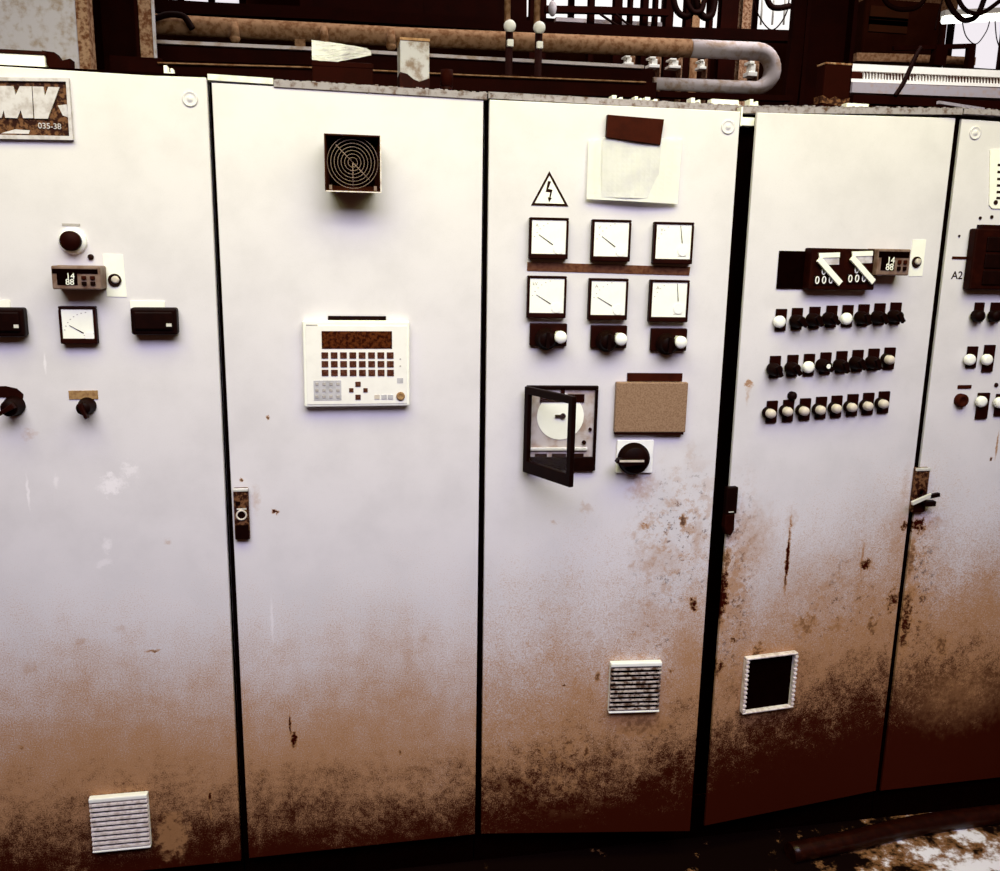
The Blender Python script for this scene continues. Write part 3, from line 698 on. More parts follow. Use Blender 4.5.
# ------------------------------------------------------------------ fourth cabinet
def thumbwheel_box():
    C = C4; pl = C.pl
    label_strip(C, 777.5, 251, 813, 288.5, 'void', .004, 'blank_panel', 'matt black blank panel')
    d = .03; a, z, w, h = pl.rect(810.5, 248.5, 876, 290, d); x, y = w/2, h/2; m = MB(); m.box(-x, x, -d, 0, -y, y, .003)
    o = C.part(m, 'preset_timer', 'dark', a, z, label='dark box with two preset timers and white pointers')
    L = lambda u, v, dd=d: (pl.q(u, v, dd)[0]-a, pl.q(u, v, dd)[1]-z)
    for u0, v0, in ((818, 253), (851, 251.5)):
        P = [L(u0, v0), L(u0+21, v0-.6), L(u0+20.5, v0+11.5), L(u0+1.5, v0+12)]
        m = MB(); m.prism(P, -d-.002, -d+.001); sub(m, 'window', 'lav', o, 'pale window')
        P = [L(u0, v0), L(u0+21, v0-.6), L(u0+20.8, v0+4.2), L(u0+.6, v0+4.8)]
        m = MB(); m.prism(P, -d-.004, -d-.0015); sub(m, 'window_edge', 'white', o)
        q0, q1 = L(u0-1, v0+6), L(u0+20.5, v0+30.5)
        m = MB(); dx, dz = q1[0]-q0[0], q1[1]-q0[1]; ln = math.hypot(dx, dz); nx, nz = -dz/ln*.0075, dx/ln*.0075
        m.prism([(q0[0]-nx, q0[1]-nz), (q1[0]-nx, q1[1]-nz), (q1[0]+nx, q1[1]+nz), (q0[0]+nx, q0[1]+nz)], -d-.010, -d-.004, bev=.001); sub(m, 'pointer_bar', 'white', o, 'slanted white pointer bar')
        for k in range(3):
            c = L(u0-1.5+k*6.8, v0+27.5-k*.2); m = MB(); m.box(c[0]-.0085, c[0]+.0085, -d-.002, -d, c[1]-.012, c[1]+.012, .001); sub(m, 'thumbwheel', 'black', o)
        m = MB()
        for k in range(3):
            c = L(u0-1.5+k*6.8, v0+27.5-k*.2); m.text('0', c[0], c[1], .026, -d-.0035, -d-.0019)
        sub(m, 'zeros', 'paper', o, 'white zeros on the wheels')
        c = L(u0+5.5, v0+18.5); m = MB(); m.text('0', c[0], c[1], .026, -d-.002, -d); sub(m, 'numeral', 'paper', o)
thumbwheel_box()
counter(C4, 877.5, 249, 910, 275.5, .045, lab='taupe digital counter beside the white lock label')
lock_label(C4, [(912.5, 240), (926, 239.5), (922, 276), (908.5, 276.5)], 915.8, 262)
def pushes():
    rows = [
     ([(781.5, 309), (797.5, 308), (815, 306.8), (832, 305.6), (848, 305), (864, 304.3), (880, 303.3), (896, 302.5)], 'wkkkwkkk', [(781, 322), (800, 321.5), (816.5, 320), (832.5, 319), (848, 319), (865, 318), (881.5, 317.5), (898, 316.5)]),
     ([(775.5, 356), (793, 355), (809.5, 354), (826, 352.5), (842, 351.2), (858, 350), (874, 348.7), (890, 347.6)], 'kkwckkkb', [(777, 370), (795, 369), (810, 367.5), (826, 366), (843.5, 366), (859.5, 363.5), (875.5, 363), (891, 360)]),
     ([(772.3, 401), (788.7, 400), (805.5, 398.5), (821.5, 397), (837, 395.8), (853, 394.3), (868.7, 393), (884.3, 391.5)], 'bbbbbbbb', [(772, 414), (789, 412), (805.5, 411.5), (822, 410.5), (838, 409), (853.5, 407.8), (869.5, 406.5), (885, 404.3)])]
    nm = {'w': ('signal_lamp', 'round white signal lamp on a dark plate'), 'k': ('toggle_switch', 'black toggle switch on a dark plate'), 'c': ('toggle_switch', 'black knob with a white centre'), 'b': ('push_button', 'pale round push button on a dark plate')}
    for (P, ks, B) in rows:
        for (u, v), k, (bu, bv) in zip(P, ks, B):
            a, z, w, h = D4.rect(u-5.2, v, u+5.2, v+22, .006); x, y = w/2, h/2
            m = MB(); m.box(-x, x, -.006, 0, -y, y, .0012); o = C4.part(m, nm[k][0], 'dark', a, z, label=nm[k][1])
            dd = .017 if k == 'w' else .028; bx, bz = D4.q(bu, bv, dd); bx -= a; bz -= z
            if k == 'w':
                m = MB(); m.lathe([(.0145, -.006), (.0150, -.013), (.0135, -.017), (.008, -.019), (0, -.0195)], (bx, bz)); sub(m, 'lens', 'lamp', o, 'white lens')
            elif k == 'b':
                m = MB(); m.lathe([(.015, -.006), (.015, -.016), (.011, -.016)], (bx, bz)); sub(m, 'collar', 'black', o)
                m = MB(); m.lathe([(.011, -.006), (.0115, -.026), (.010, -.031), (.006, -.034), (0, -.0345)], (bx, bz)); sub(m, 'button_cap', 'pale', o, 'pale button cap')
            else:
                m = MB(); m.lathe([(.016, -.006), (.016, -.018), (.014, -.021), (.013, -.034), (.010, -.037), (0, -.037)], (bx, bz)); sub(m, 'knob', 'black', o)
                an = random.choice((-.9, -.7, -1.1)); ca, sa = math.cos(an), math.sin(an)
                m = MB(); m.prism([(bx+ca*p-sa*q, bz+sa*p+ca*q) for p, q in ((-.012, -.006), (.017, -.005), (.017, .005), (-.012, .006))], -.042, -.034, bev=.0012); sub(m, 'lever', 'black', o)
                if k == 'c':
                    m = MB(); m.cyl((bx-.003, bz+.001), .0058, -.0435, -.040); sub(m, 'white_centre', 'lamp', o, 'white centre')
    a, z = D4.q(791, 395.5); m = MB(); m.lathe([(.011, 0), (.011, -.010), (.007, -.016), (0, -.017)]); C4.part(m, 'round_cap', 'black', a, z, label='black cap above the second pale button')
pushes()
def latch_four():
    d = .016; a, z, w, h = D4.rect(725.8, 487.5, 737, 536, d); x, y = w/2, h/2
    m = MB(); m.box(-x, x, -d, 0, -y*.1, y, .003)
    o = on_door(C4, DOORS[3], m, 'swing_handle', 'black', a, z, 'narrow black swing handle')
    m = MB(); m.prism([(-x*.9, -y*.1), (-x, -y*.6), (-x*.6, -y*.92), (x*.3, -y), (x*.8, -y*.75), (x*.7, -y*.1)], -d, 0, bev=.003); sub(m, 'lever', 'dark', o)
    m = MB(); m.box(-x*.5, x*.4, -d-.001, -d+.001, -y*.02, y*.02); sub(m, 'glint_pin', 'chrome', o, 'tiny bright pin')
latch_four()

# ------------------------------------------------------------------ fifth cabinet
def fifth():
    C = C5; pl = D5
    P = [(989.5, 150), (1022, 147), (1020, 206), (1016, 209), (991.5, 208.5), (988.5, 205)]
    q = [pl.q(*p) for p in P]; ca, cz = q[4]; m = MB(); m.prism([(p[0]-ca, p[1]-cz) for p in q], -.003, .0005); o = C.part(m, 'instruction_plate', 'white', ca, cz, label='white plate with black lines, cut by the right edge')
    m = MB()
    for v in (165, 172, 179, 185.5, 192, 198):
        A = pl.q(997-(v-160)*.04, v); m.box(A[0]-ca, A[0]-ca+.07, -.0036, -.0028, A[1]-cz-.003, A[1]-cz+.003)
    A = pl.q(994.8, 202.5); m.cyl((A[0]-ca, A[1]-cz), .006, -.004, -.0028); sub(m, 'printed_lines', 'ink', o)
    d = .028; a, z, w, h = pl.rect(973, 229, 1030, 290, d); x, y = w/2, h/2; m = MB(); m.box(-x, x, -d, 0, -y, y, .004)
    m.box(-x*.75, x*.9, -d*.8, 0, y-.004, y+.010)
    o = C.part(m, 'terminal_box', 'dark', a, z, label='dark box cut off by the right edge')
    for i in range(3):
        m = MB(); m.box(-x*.6, x*.7, -d-.003, -d, y*(.5-.55*i)-.018, y*(.5-.55*i)+.018, .002); sub(m, 'button_bar', 'black', o)
    m = MB(); A = pl.q(957, 275.5); m.text('A2', 0, 0, .028, -.0012, .0004); C.part(m, 'printed_text', 'ink', *A, label='small black text A2')
    label_strip(C, 952, 256.5, 966, 259, 'brown', .002); label_strip(C, 957.5, 385, 971, 388.5, 'brown', .002)
    for u, v, s in ((959, 236, .003), (980, 218, .004), (991.5, 217, .0045), (996, 385, .006)):
        A = pl.q(u, v); m = MB(); m.cyl((0, 0), s, -.002, 0); C.part(m, 'rivet', 'ink', *A)
    def sw(u0, v0, u1, v1, bu, bv, kind, lab):
        a, z, w, h = pl.rect(u0, v0, u1, v1, .006); m = MB(); m.box(-w/2, w/2, -.006, 0, -h/2, h/2, .0012); o = C.part(m, 'toggle_switch' if kind == 'k' else 'signal_lamp', 'dark', a, z, label=lab)
        bx, bz = pl.q(bu, bv, .017); bx -= a; bz -= z; m = MB()
        if kind == 'w': m.lathe([(.0145, -.006), (.0150, -.013), (.0135, -.017), (.008, -.019), (0, -.0195)], (bx, bz)); sub(m, 'lens', 'lamp', o, 'white lens')
        else: m.lathe([(.0155, -.006), (.015, -.024), (.012, -.028), (0, -.029)], (bx, bz)); sub(m, 'knob', 'black', o)
    sw(975, 302.5, 984, 322, 978.5, 316, 'k', 'black knob switch'); sw(991, 302.5, 1001, 322, 995.5, 316, 'k', 'black knob switch')
    sw(967.5, 346.5, 977.5, 368, 971.5, 360, 'w', 'round white signal lamp'); sw(984, 345, 994.5, 372, 988.5, 360, 'w', 'white lamp on a tall dark plate')
    sw(977.5, 393, 989, 419, 983, 402, 'w', 'white lamp at the bottom of the switch field'); sw(996, 394, 1010, 416, 1001, 403, 'w', 'white lamp cut by the right edge')
    A = pl.q(963.5, 401, .015); m = MB(); m.lathe([(.018, 0), (.018, -.012), (.013, -.018), (.008, -.012), (0, -.012)]); C.part(m, 'ring_switch', 'brown', *A, label='brown ring switch')
fifth()
def latch_five():
    d = .014; a, z, w, h = D5.rect(914, 468, 928, 512, d); x, y = w/2, h/2
    m = MB(); m.box(-x, x, -d, 0, -y, y, .003); o = on_door(C5, DOORS[4], m, 'swing_handle', 'rust', a, z, 'rusty latch plate with a key lever')
    m = MB(); m.box(-x, x, -d-.002, -d+.004, y-.008, y, .001); sub(m, 'top_edge', 'chrome', o, 'bright top edge')  # top of the plate brighter than the rest
    m = MB(); m.lathe([(.011, -d), (.011, -d-.005), (.007, -d-.005), (.007, -d), (0, -d)], (0, -y*.1)); m.box(-x*.8, x*.8, -d-.001, -d+.002, -y, -y*.55); sub(m, 'lock_barrel', 'dark', o)
    A, B = D5.q(911, 503, .03), D5.q(930, 494.5, .03); m = MB(); m.bar((A[0]-a, -.034, A[1]-z), (B[0]-a, -.034, B[1]-z), .008, .009); sub(m, 'key_lever', 'chrome', o, 'bright slanted key lever')
    A, B = D5.q(929, 496, .03), D5.q(938, 494, .03); m = MB(); m.bar((A[0]-a, -.034, A[1]-z), (B[0]-a, -.034, B[1]-z), .010, .010); m.bar((0, -.034, -y*.4), (0, -d, -y*.4), .01, .01); m.box(x*.3, x*1.9, -.03, -.012, -y*.7, -y*.45, .003); sub(m, 'lever_tip', 'black', o, 'black lever tip')
latch_five()

# ------------------------------------------------------------------ document sleeve on the third door
def sleeve():
    pl = D3; base = pl.p(635, 175, .002)
    r = thing('document_sleeve', 'white document sleeve with paper hanging under a dark magnet strip', 'sleeve', base); r.rotation_euler = (0, 0, pl.yaw)
    a0, z0 = pl.q(635, 175, .002); L = lambda u, v: (pl.q(u, v, .012)[0]-a0, pl.q(u, v, .012)[1]-z0)
    def sheet(c, n, bow, off, name, m, th=.0012, lab=None):
        t = bmesh.new(); g = []
        for i in range(n+1):
            row = []
            for j in range(n+1):
                s_, t_ = j/n, i/n
                x = (c[0][0]*(1-s_)+c[1][0]*s_)*(1-t_) + (c[3][0]*(1-s_)+c[2][0]*s_)*t_
                zz = (c[0][1]*(1-s_)+c[1][1]*s_)*(1-t_) + (c[3][1]*(1-s_)+c[2][1]*s_)*t_
                row.append(t.verts.new((x, -off - bow*(t_**1.5)*(.6+.4*math.sin(s_*PI)) - .0015*math.sin(7*s_+4*t_), zz)))
            g.append(row)
        for i in range(n):
            for j in range(n):
                t.faces.new((g[i][j], g[i][j+1], g[i+1][j+1], g[i+1][j]))
        ex = bmesh.ops.solidify(t, geom=t.faces[:], thickness=th)
        bmesh.ops.recalc_face_normals(t, faces=t.faces); m_ = MB(); m_._add(t); return m_.build(name, M[m], r, label=lab)
    sheet([L(589, 139), L(683, 137.5), L(677.5, 204), L(586.5, 199)], 12, .014, .004, 'sleeve', 'film', lab='glossy white sleeve')
    sheet([L(603, 137), L(662, 137.5), L(657, 199), L(601, 197)], 12, .014, .0065, 'paper_sheet', 'paper', lab='white paper inside the sleeve')
    m = MB(); m.prism([L(607.5, 114.8), L(663.8, 119.5), L(660, 145), L(606, 137.5)], -.014, .001, bev=.001); m.build('magnet_strip', M['brown'], r, label='dark brown magnet strip')
sleeve()

# ------------------------------------------------------------------ setting
def struct(mb, name, m): o = mb.build(name, M[m] if isinstance(m, str) else m); o['kind'] = 'structure'; return o
tf = NT('floor_dark_lit_patch'); g = tf.n('ShaderNodeNewGeometry').outputs['Position']
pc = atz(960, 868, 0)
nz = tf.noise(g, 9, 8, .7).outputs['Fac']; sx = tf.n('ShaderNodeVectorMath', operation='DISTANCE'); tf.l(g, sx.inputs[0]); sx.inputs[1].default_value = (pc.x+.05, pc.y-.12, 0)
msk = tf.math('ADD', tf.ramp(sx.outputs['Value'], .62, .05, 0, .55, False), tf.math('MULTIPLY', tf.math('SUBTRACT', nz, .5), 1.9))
cl = tf.mix(tf.ramp(msk, .20, .34), (.0035, .0005, .0003), (.22, .10, .04)); cl = tf.mix(tf.ramp(msk, .34, .52), cl, (.86, .83, .92))  # pale patch stands for lit floor, light painted into the colour
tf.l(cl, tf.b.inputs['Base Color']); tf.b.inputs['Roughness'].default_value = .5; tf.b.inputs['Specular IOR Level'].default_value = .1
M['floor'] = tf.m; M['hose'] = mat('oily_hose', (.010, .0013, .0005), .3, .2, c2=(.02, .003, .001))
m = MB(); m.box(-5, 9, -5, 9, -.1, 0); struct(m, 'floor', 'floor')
YB = 7.5
m = MB(); m.box(-5, 9, YB, YB+.15, 0, 5.2); struct(m, 'wall_back', 'wall')
def window(n, u0, v0, u1, v1, Y, mm, nx, nz):
    p, q = at(u0, v1, Y), at(u1, v0, Y); m = MB(); m.box(p.x, q.x, Y-.01, Y+.04, p.z, q.z); o = struct(m, 'window_%d' % n, mm)
    m = MB(); t = .03
    for k in range(nx+1):
        xx = p.x+(q.x-p.x)*k/nx; m.box(xx-t, xx+t, Y-.06, Y-.01, p.z, q.z)
    for k in range(nz+1):
        zz = p.z+(q.z-p.z)*k/nz; m.box(p.x, q.x, Y-.062, Y-.012, zz-t, zz+t)
    f = m.build('window_frame', M['steel'], o); return o
window(1, 522, -25, 800, 21, YB-.06, 'day', 6, 1)
window(2, 944, -10, 1060, 70, YB-.06, 'day2', 2, 1)
window(3, 150, -20, 242, 3.2, YB-.06, 'day2', 3, 1)

# ------------------------------------------------------------------ the plant behind the cabinets
def run(name, pts, w, h, m, label, cat, Y, group=None):      # bar along the hall through photo positions
    P = [at(u, v, Y) for u, v in pts]; mb = MB()
    for a_, b_ in zip(P, P[1:]): mb.bar(a_, b_, w, h)
    return tag(mb.build(name, M[m]), label, cat, group)
def hbeam(name, u0, u1, v, Y, depth, m1, m2, label, cat='column', ztop=4.6, face=None):
    p, q = at(u0, v, Y), at(u1, v, Y); w = q.x-p.x; r = thing(name, label, cat, ((p.x+q.x)/2, Y, 0)); x = w/2; t = .012
    return r, x, t

# left panel and its white ledge
p, q = at(-60, 40, .95), at(78, 40, .95)
r = thing('partition_panel', 'mottled grey panel standing behind the leftmost cabinet', 'panel', ((p.x+q.x)/2, .97, 0)); x = (q.x-p.x)/2
m = MB(); m.box(-x, x, -.02, .03, 0, 3.0, .004); m.build('sheet', M['concrete'], r)
m = MB(); m.box(x+.001, x+.034, -.03, .04, 0, 3.0, .003); m.build('edge_post', M['steelb'], r, label='brown edge post')
ztop0 = 1.985
def ctop(u, Y=.15):      # height of cabinet roofs at a photo column
    P = tz(u, 80); xs = [CX[0], 0, s1[0], .6, 1.205, 1.7885, 2.42]; zs = [tA[1]+sl*(CX[0]-tA[0]), tB[1], s1[1]-.004, s2[1], p3b[1]-.004, p4b[1]+.004, p4b[1]+.004]
    xq = at(u, 80, Y).x
    for i in range(len(xs)-1):
        if xq <= xs[i+1]: return zs[i] + (zs[i+1]-zs[i])*(xq-xs[i])/(xs[i+1]-xs[i])
    return zs[-1]
def standing(u0, u1, vtop, Y, d):
    """x-range and height of something standing on a cabinet roof"""
    p, q = at(u0, vtop, Y), at(u1, vtop, Y); zb = ctop((u0+u1)/2, Y); return (p.x+q.x)/2, (q.x-p.x)/2, zb, (p.z+q.z)/2-zb
cx, hx, zb, hh = standing(-40, 44, 52, .2, .2)
r = thing('white_box', 'long white box lying on top of the leftmost cabinet', 'box', (cx, .27, zb+.006)); m = MB(); m.box(-hx, hx, -.07, .07, .0, hh-.008, .002); m.build('body', M['white'], r)
m = MB(); m.box(-hx-.003, hx+.003, -.074, .074, hh-.008, hh, .002); m.build('lid', M['dark'], r, label='dark lid edge')
cx, hx, zb, hh = standing(40, 68, 50, .2, .1)
r = thing('rusty_clamp', 'dark rusty clamp beside the white box on the leftmost cabinet', 'clamp', (cx, .23, zb)); m = MB()
m.prism([(-hx, hh), (-hx*.1, hh*.97), (hx*.3, hh*.75), (hx, hh*.82), (hx*.96, hh*.4), (hx*.5, hh*.3), (hx*.35, hh*.04), (-hx*.2, hh*.1), (-hx*.3, hh*.4), (-hx*.7, hh*.62)], -.02, .02, bev=.002); m.build('jaw', M['steel'], r)
m = MB(); m.box(-hx*.42, -hx*.2, -.015, .015, 0, hh*.5); m.box(hx*.2, hx*.42, -.015, .015, 0, hh*.35); m.build('foot', M['pale'], r, label='pale foot')
# left column: H section seen from the flange side
Yc = 1.15
p, q = at(88, 40, Yc), at(156, 40, Yc); w = q.x-p.x
r = thing('steel_column', 'dark steel column left with a brown lit flange edge', 'column', ((p.x+q.x)/2, Yc+.15, 0)); x = w/2
f0 = at(140, 40, Yc).x - r.location.x; f1 = at(153, 40, Yc).x - r.location.x
m = MB(); m.box(-x, -x+.016, -.15, .15, 0, 4.6); m.box(f0-.012, f0-.002, -.15, .15, 0, 4.6); m.build('flange', M['steel'], r)
m = MB(); m.box(-x+.016, f0-.012, -.02, .0, 0, 4.6); m.build('web', M['steel'], r)
m = MB(); m.box(f0-.001, f1, -.15, -.11, 0, 4.6, .003); m.build('cover_strip', M['steelb'], r, label='flange strip painted brown as lit')  # lit flange face painted a lighter brown than the column
m = MB(); m.box(f1+.0005, x, -.155, -.14, 0, 4.6, .002); m.build('edge_trim', M['concrete'], r, label='pale edge trim')
m = MB(); zb = at(120, 58, Yc).z; m.box(f0-.09, f1+.03, -.19, -.156, zb-.07, zb, .004); m.build('gusset_plate', M['steel'], r)
# right column
p, q = at(793, 20, 1.2), at(855, 40, 1.1)
r = thing('steel_column', 'broad black steel column behind the switch cabinet', 'column', ((p.x+q.x)/2, 1.25, 0)); x = (q.x-p.x)/2
m = MB(); m.box(-x, -x+.015, -.15, -.05, 0, 4.6); m.box(x-.015, x, -.15, -.05, 0, 4.6); m.build('flange', M['steel'], r)
m = MB(); m.box(-x+.015, x-.015, -.11, -.095, 0, 4.6); m.build('web', M['steel'], r)
A, B = at(798, 20, 1.12), at(785, 105, 1.12)
m = MB(); m.bar(local(r, A)+Vector((0, 0, .25)), local(r, A)+Vector((0, 0, -.06)), .05, .03); m.bar(local(r, A)+Vector((0, 0, -.06)), local(r, B)+Vector((0, 0, -.3)), .05, .03); m.build('brace', M['steel'], r)

# big pipe with a U-bend, dusty brown, stronger light on the bend painted as a paler colour
Yp = 1.75
def pz(u, v): return at(u, v, Yp)
c1 = [pz(60, 16), pz(160, 24.5), pz(400, 37), pz(560, 43.5), pz(690, 48.5)]
e0, e1 = pz(755, 52), pz(772, 90)
rad = (pz(560, 34).z - pz(560, 53).z)/2*1.0
m = MB(); m.tube(c1, rad, 24); m.tube([pz(689, 48.5), pz(689.5, 48.5)], rad*1.02, 24)
m.box(pz(300, 35).x-.02, pz(300, 35).x+.02, Yp-.02, Yp+.02, 0, pz(300, 35).z)
big = tag(m.build('insulated_pipe', M['pipe']), 'thick dusty brown pipe running behind the cabinets to a bend', 'pipe')
zt_, zb_ = pz(745, 50.5).z, pz(745, 50.5).z-.148
xc = pz(757, 51).x; arc = [pz(690.5, 48.5), pz(725, 50)]
zc_ = (zt_+zb_)/2; rr = (zt_-zb_)/2
for k in range(13):
    th = PI/2 - PI*k/12; arc.append(Vector((xc+math.cos(th)*rr*1.05, Yp, zc_+math.sin(th)*rr)))
arc += [Vector((pz(652, 90).x, Yp, zb_-.005))]
m = MB(); m.tube(arc, [rad]*(len(arc)-6)+[rad*.95, rad*.9, rad*.85, rad*.8, rad*.75, rad*.7], 24); ub = m.build('pipe_bend', M['pipel'], big, label='return bend painted pale as lit')  # paler material carries the stronger light on this end of the pipe
for u, v in ((236, 33), (324, 37.5), (390, 41)):
    P = pz(u, v-6) + Vector((0, -rad-.02, 0)); m = MB(); m.tube([P+Vector((0, 0, .005)), P+Vector((0, -.005, -.05))], [.014, .02], 14); m.sphere(P+Vector((0, -.005, -.052)), .02); m.build('drain_stub', M['pipe'], big)
m = MB(); P0 = [pz(150, 26), pz(168, 19.5), pz(180, 19), pz(188, 22), pz(195, 33)]
# smooth hose
def smooth(P, n=8):
    out = []
    for i in range(len(P)-1):
        p0, p1, p2, p3 = P[max(i-1, 0)], P[i], P[i+1], P[min(i+2, len(P)-1)]
        for k in range(n):
            t = k/n; out.append(.5*((2*p1)+(p2-p0)*t+(2*p0-5*p1+4*p2-p3)*t*t+(3*p1-p0-3*p2+p3)*t**3))
    return out+[P[-1]]
P0 = [q_+Vector((0, -rad-.03, 0)) for q_ in P0]
m.tube(smooth(P0), .012, 10); tag(m.build('rubber_hose', M['cable']), 'black bent hose in front of the thick brown pipe', 'hose')
# beams and rails running along
run('steel_beam', [(60, 1), (160, 7.5), (320, 14.5), (560, 29.5), (650, 33), (800, 37)], .05, .046, 'steel', 'dark upper beam above the thick brown pipe', 'beam', 1.95)
Yr = 1.35
m = MB(); P = [at(u, v, Yr) for u, v in ((130, 52), (320, 58.5), (470, 68), (650, 78))]
for a_, b_ in zip(P, P[1:]): m.bar(a_, b_, .06, .055)
rl = m.build('support_rail', M['steel']); tag(rl, 'black support rail below the thick pipe with its lit top painted pale', 'rail')
m = MB(); P = [at(u, v, Yr) + Vector((0, -.02, 0)) for u, v in ((158, 44.2), (320, 51.5), (470, 60), (640, 69))]
for a_, b_ in zip(P, P[1:]): m.bar(a_, b_, .05, .011)
m.build('lit_top', M['pipel'], rl, label='top edge painted pale as lit')  # light along the rail's upper edge painted in as a pale strip
m = MB(); P = [at(u, v, 1.0) for u, v in ((130, 70), (320, 76), (470, 84), (654, 91.5))]
for a_, b_ in zip(P, P[1:]): m.bar(a_, b_, .05, .05)
lr = m.build('lower_beam', M['steel']); tag(lr, 'low black beam just above the cabinet tops', 'beam')
m = MB(); P = [at(u, v, .97) for u, v in ((158, 63.2), (320, 68), (470, 75.5), (645, 82.5))]
for a_, b_ in zip(P, P[1:]): m.bar(a_, b_, .02, .0035)
m.build('thin_edge', M['pipe'], lr, label='thin brown edge')  # thin brown strip, lighter than the beam

run('bearer_bar', [(655, 95), (790, 99)], .04, .018, 'steel', 'short black bar just under the pale return bend', 'bar', 1.02)
# things standing on the cabinet roofs
cx, hx, zb, hh = standing(312, 373, 62.5, .12, .1)
r = thing('dark_box', 'dark brown box on the fan cabinet under crumpled white wrapping', 'box', (cx, .17, zb+.002)); m = MB(); m.box(-hx, hx, -.05, .06, 0, hh, .003); m.build('body', M['steel'], r)
m = MB(); m.box(-hx-.001, hx+.001, -.0515, .0615, hh*.82, hh-.001, .001); m.build('lid_band', M['steel'], r)
cb = (cx, zb+hh, hx)
m = MB(); t = bmesh.new(); n = 14; rnd = random.Random(3); g = []
hw = (at(311.5, 39, .12).z - cb[1]); prof = lambda s: hw*(1-.22*s) if s < .93 else hw*(.80-1.6*(s-.93))
bot = lambda s: 0 if s < .45 else hw*.34*(s-.45)/.55
for i in range(n+1):
    row = []
    for j in range(n+1):
        s_, t_ = i/n, j/n
        row.append(t.verts.new((-hx+2*hx*s_*.97, -.055+.02*t_+.005*math.sin(5*s_+3*t_)+rnd.uniform(-.0018, .0018), bot(s_)+(max(prof(s_), bot(s_)+.004)-bot(s_))*t_ + rnd.uniform(-.0008, .0008))))
    g.append(row)
for i in range(n):
    for j in range(n): t.faces.new((g[i][j], g[i+1][j], g[i+1][j+1], g[i][j+1]))
bmesh.ops.solidify(t, geom=t.faces[:], thickness=.03); bmesh.ops.recalc_face_normals(t, faces=t.faces); m._add(t)
o = m.build('crumpled_wrapping', M['wrap']); o.location = (cb[0], .17, cb[1]+.001); tag(o, 'crumpled white plastic wrapping heaped on the dark brown box', 'wrapping')
cx, hx, zb, hh = standing(400, 429.5, 38, .12, .1)
r = thing('metal_box', 'upright grey metal box with a dark foot on the fan cabinet', 'box', (cx, .17, zb)); m = MB(); m.box(-hx, hx, -.05, .04, .0, hh-.006, .002); m.build('body', M['stained'], r)
m = MB(); m.box(-hx-.001, hx+.001, -.052, .042, hh-.006, hh, .001); m.build('lid', M['pipe'], r, label='tan lid'); m = MB(); m.prism([(-hx-.0007, .001), (hx+.0007, .001), (hx+.0007, hh*.34), (hx*.3, hh*.27), (-hx*.1, hh*.31), (-hx*.5, hh*.39), (-hx-.0007, hh*.42)], -.0512, .0412); m.build('dark_foot', M['dark'], r, label='dark brown foot')  # foot darker than the box above it
cx, hx, zb, hh = standing(443, 456, 66, .12, .1)
r = thing('pipe_stub', 'short dark capped pipe stub beside the grey metal box', 'pipe stub', (cx, .17, zb)); m = MB(); m.tube([(0, 0, 0), (0, 0, hh*.75)], hx*.85, 16); m.build('stem', M['dark'], r); m = MB(); m.tube([(0, 0, hh*.5), (0, 0, hh)], hx, 16); m.build('cap', M['steel'], r)
cx, hx, zb, hh = standing(825.5, 852.5, 63.5, .15, .1)
r = thing('junction_box', 'dark brown junction box on the switch cabinet before the black column', 'box', (cx, .2, zb)); m = MB(); m.box(-hx, hx, -.05, -.01, 0, hh, .004); m.build('body', M['steel'], r)
m = MB(); m.box(-hx-.001, hx+.001, -.052, -.009, hh-.003, hh+.0015, .001); m.build('lid_rim', M['steelb'], r, label='pale brown lid rim')  # rim lighter than the box body
m = MB(); m.prism([(-hx-.001, hh*.24), (hx*.2, hh*.19), (hx+.001, hh*.22), (hx+.001, hh*.36), (hx*.4, hh*.31), (-hx*.1, hh*.37), (-hx*.5, hh*.31), (-hx-.001, hh*.38)], -.0512, -.009); m.build('rust_band', M['rust'], r, label='rusty band near the foot')
# small white clips and scraps lying along the roof edge
for k, (u0, u1, v, lb) in enumerate(((613, 624, 95, 'small white clip on the roof edge near the meter cabinet middle'), (636, 643, 96, 'narrow white clip just right of the middle clip'), (646, 659, 97, 'flat white scrap left of the paired clips'), (692, 702, 97.5, 'small white clip above the sleeve'), (712, 742, 99, 'long flat white strip on the roof edge by the door gap'), (751, 760, 99, 'white clip above the wide door gap'), (848, 872, 103, 'flat white scrap beside the dark junction box'), (163, 172, 65, 'small pale pipe fitting beside the left column foot'))):
    Y = .06; cx, hx, zb, hh = standing(u0, u1, v, Y, .05); hh = max(hh, .008)
    m = MB(); m.box(-hx, hx, -.015, .015, 0, hh*.55, .001)
    if hx < .022: m.box(-hx, -hx*.2, -.015, .015, hh*.5, hh, .001); m.box(hx*.45, hx, -.012, .012, hh*.5, hh*.85, .001)
    else: m.box(-hx*.95, hx*.9, -.012, .012, hh*.5, hh, .001)
    o = m.build('white_clip', M['white']); o.location = (cx, Y+.02, zb); tag(o, lb, 'clip', 'small white scraps along the cabinet tops')
# grit along the roof edge: uncountable
m = MB(); rnd = random.Random(5)
for k in range(1500):
    u = rnd.uniform(275, 1000); Y = rnd.uniform(.0, .03); c = at(u, 80, Y); s_ = rnd.uniform(.0008, .0026)
    m.box(c.x-s_*1.4, c.x+s_*1.4, Y-s_, Y+s_, ctop(u, Y), ctop(u, Y)+s_*rnd.uniform(.5, 1.5))
tag(m.build('grit', M['rim']), 'grey grit and dust lying along the cabinet roof edges', 'grit', kind='stuff')

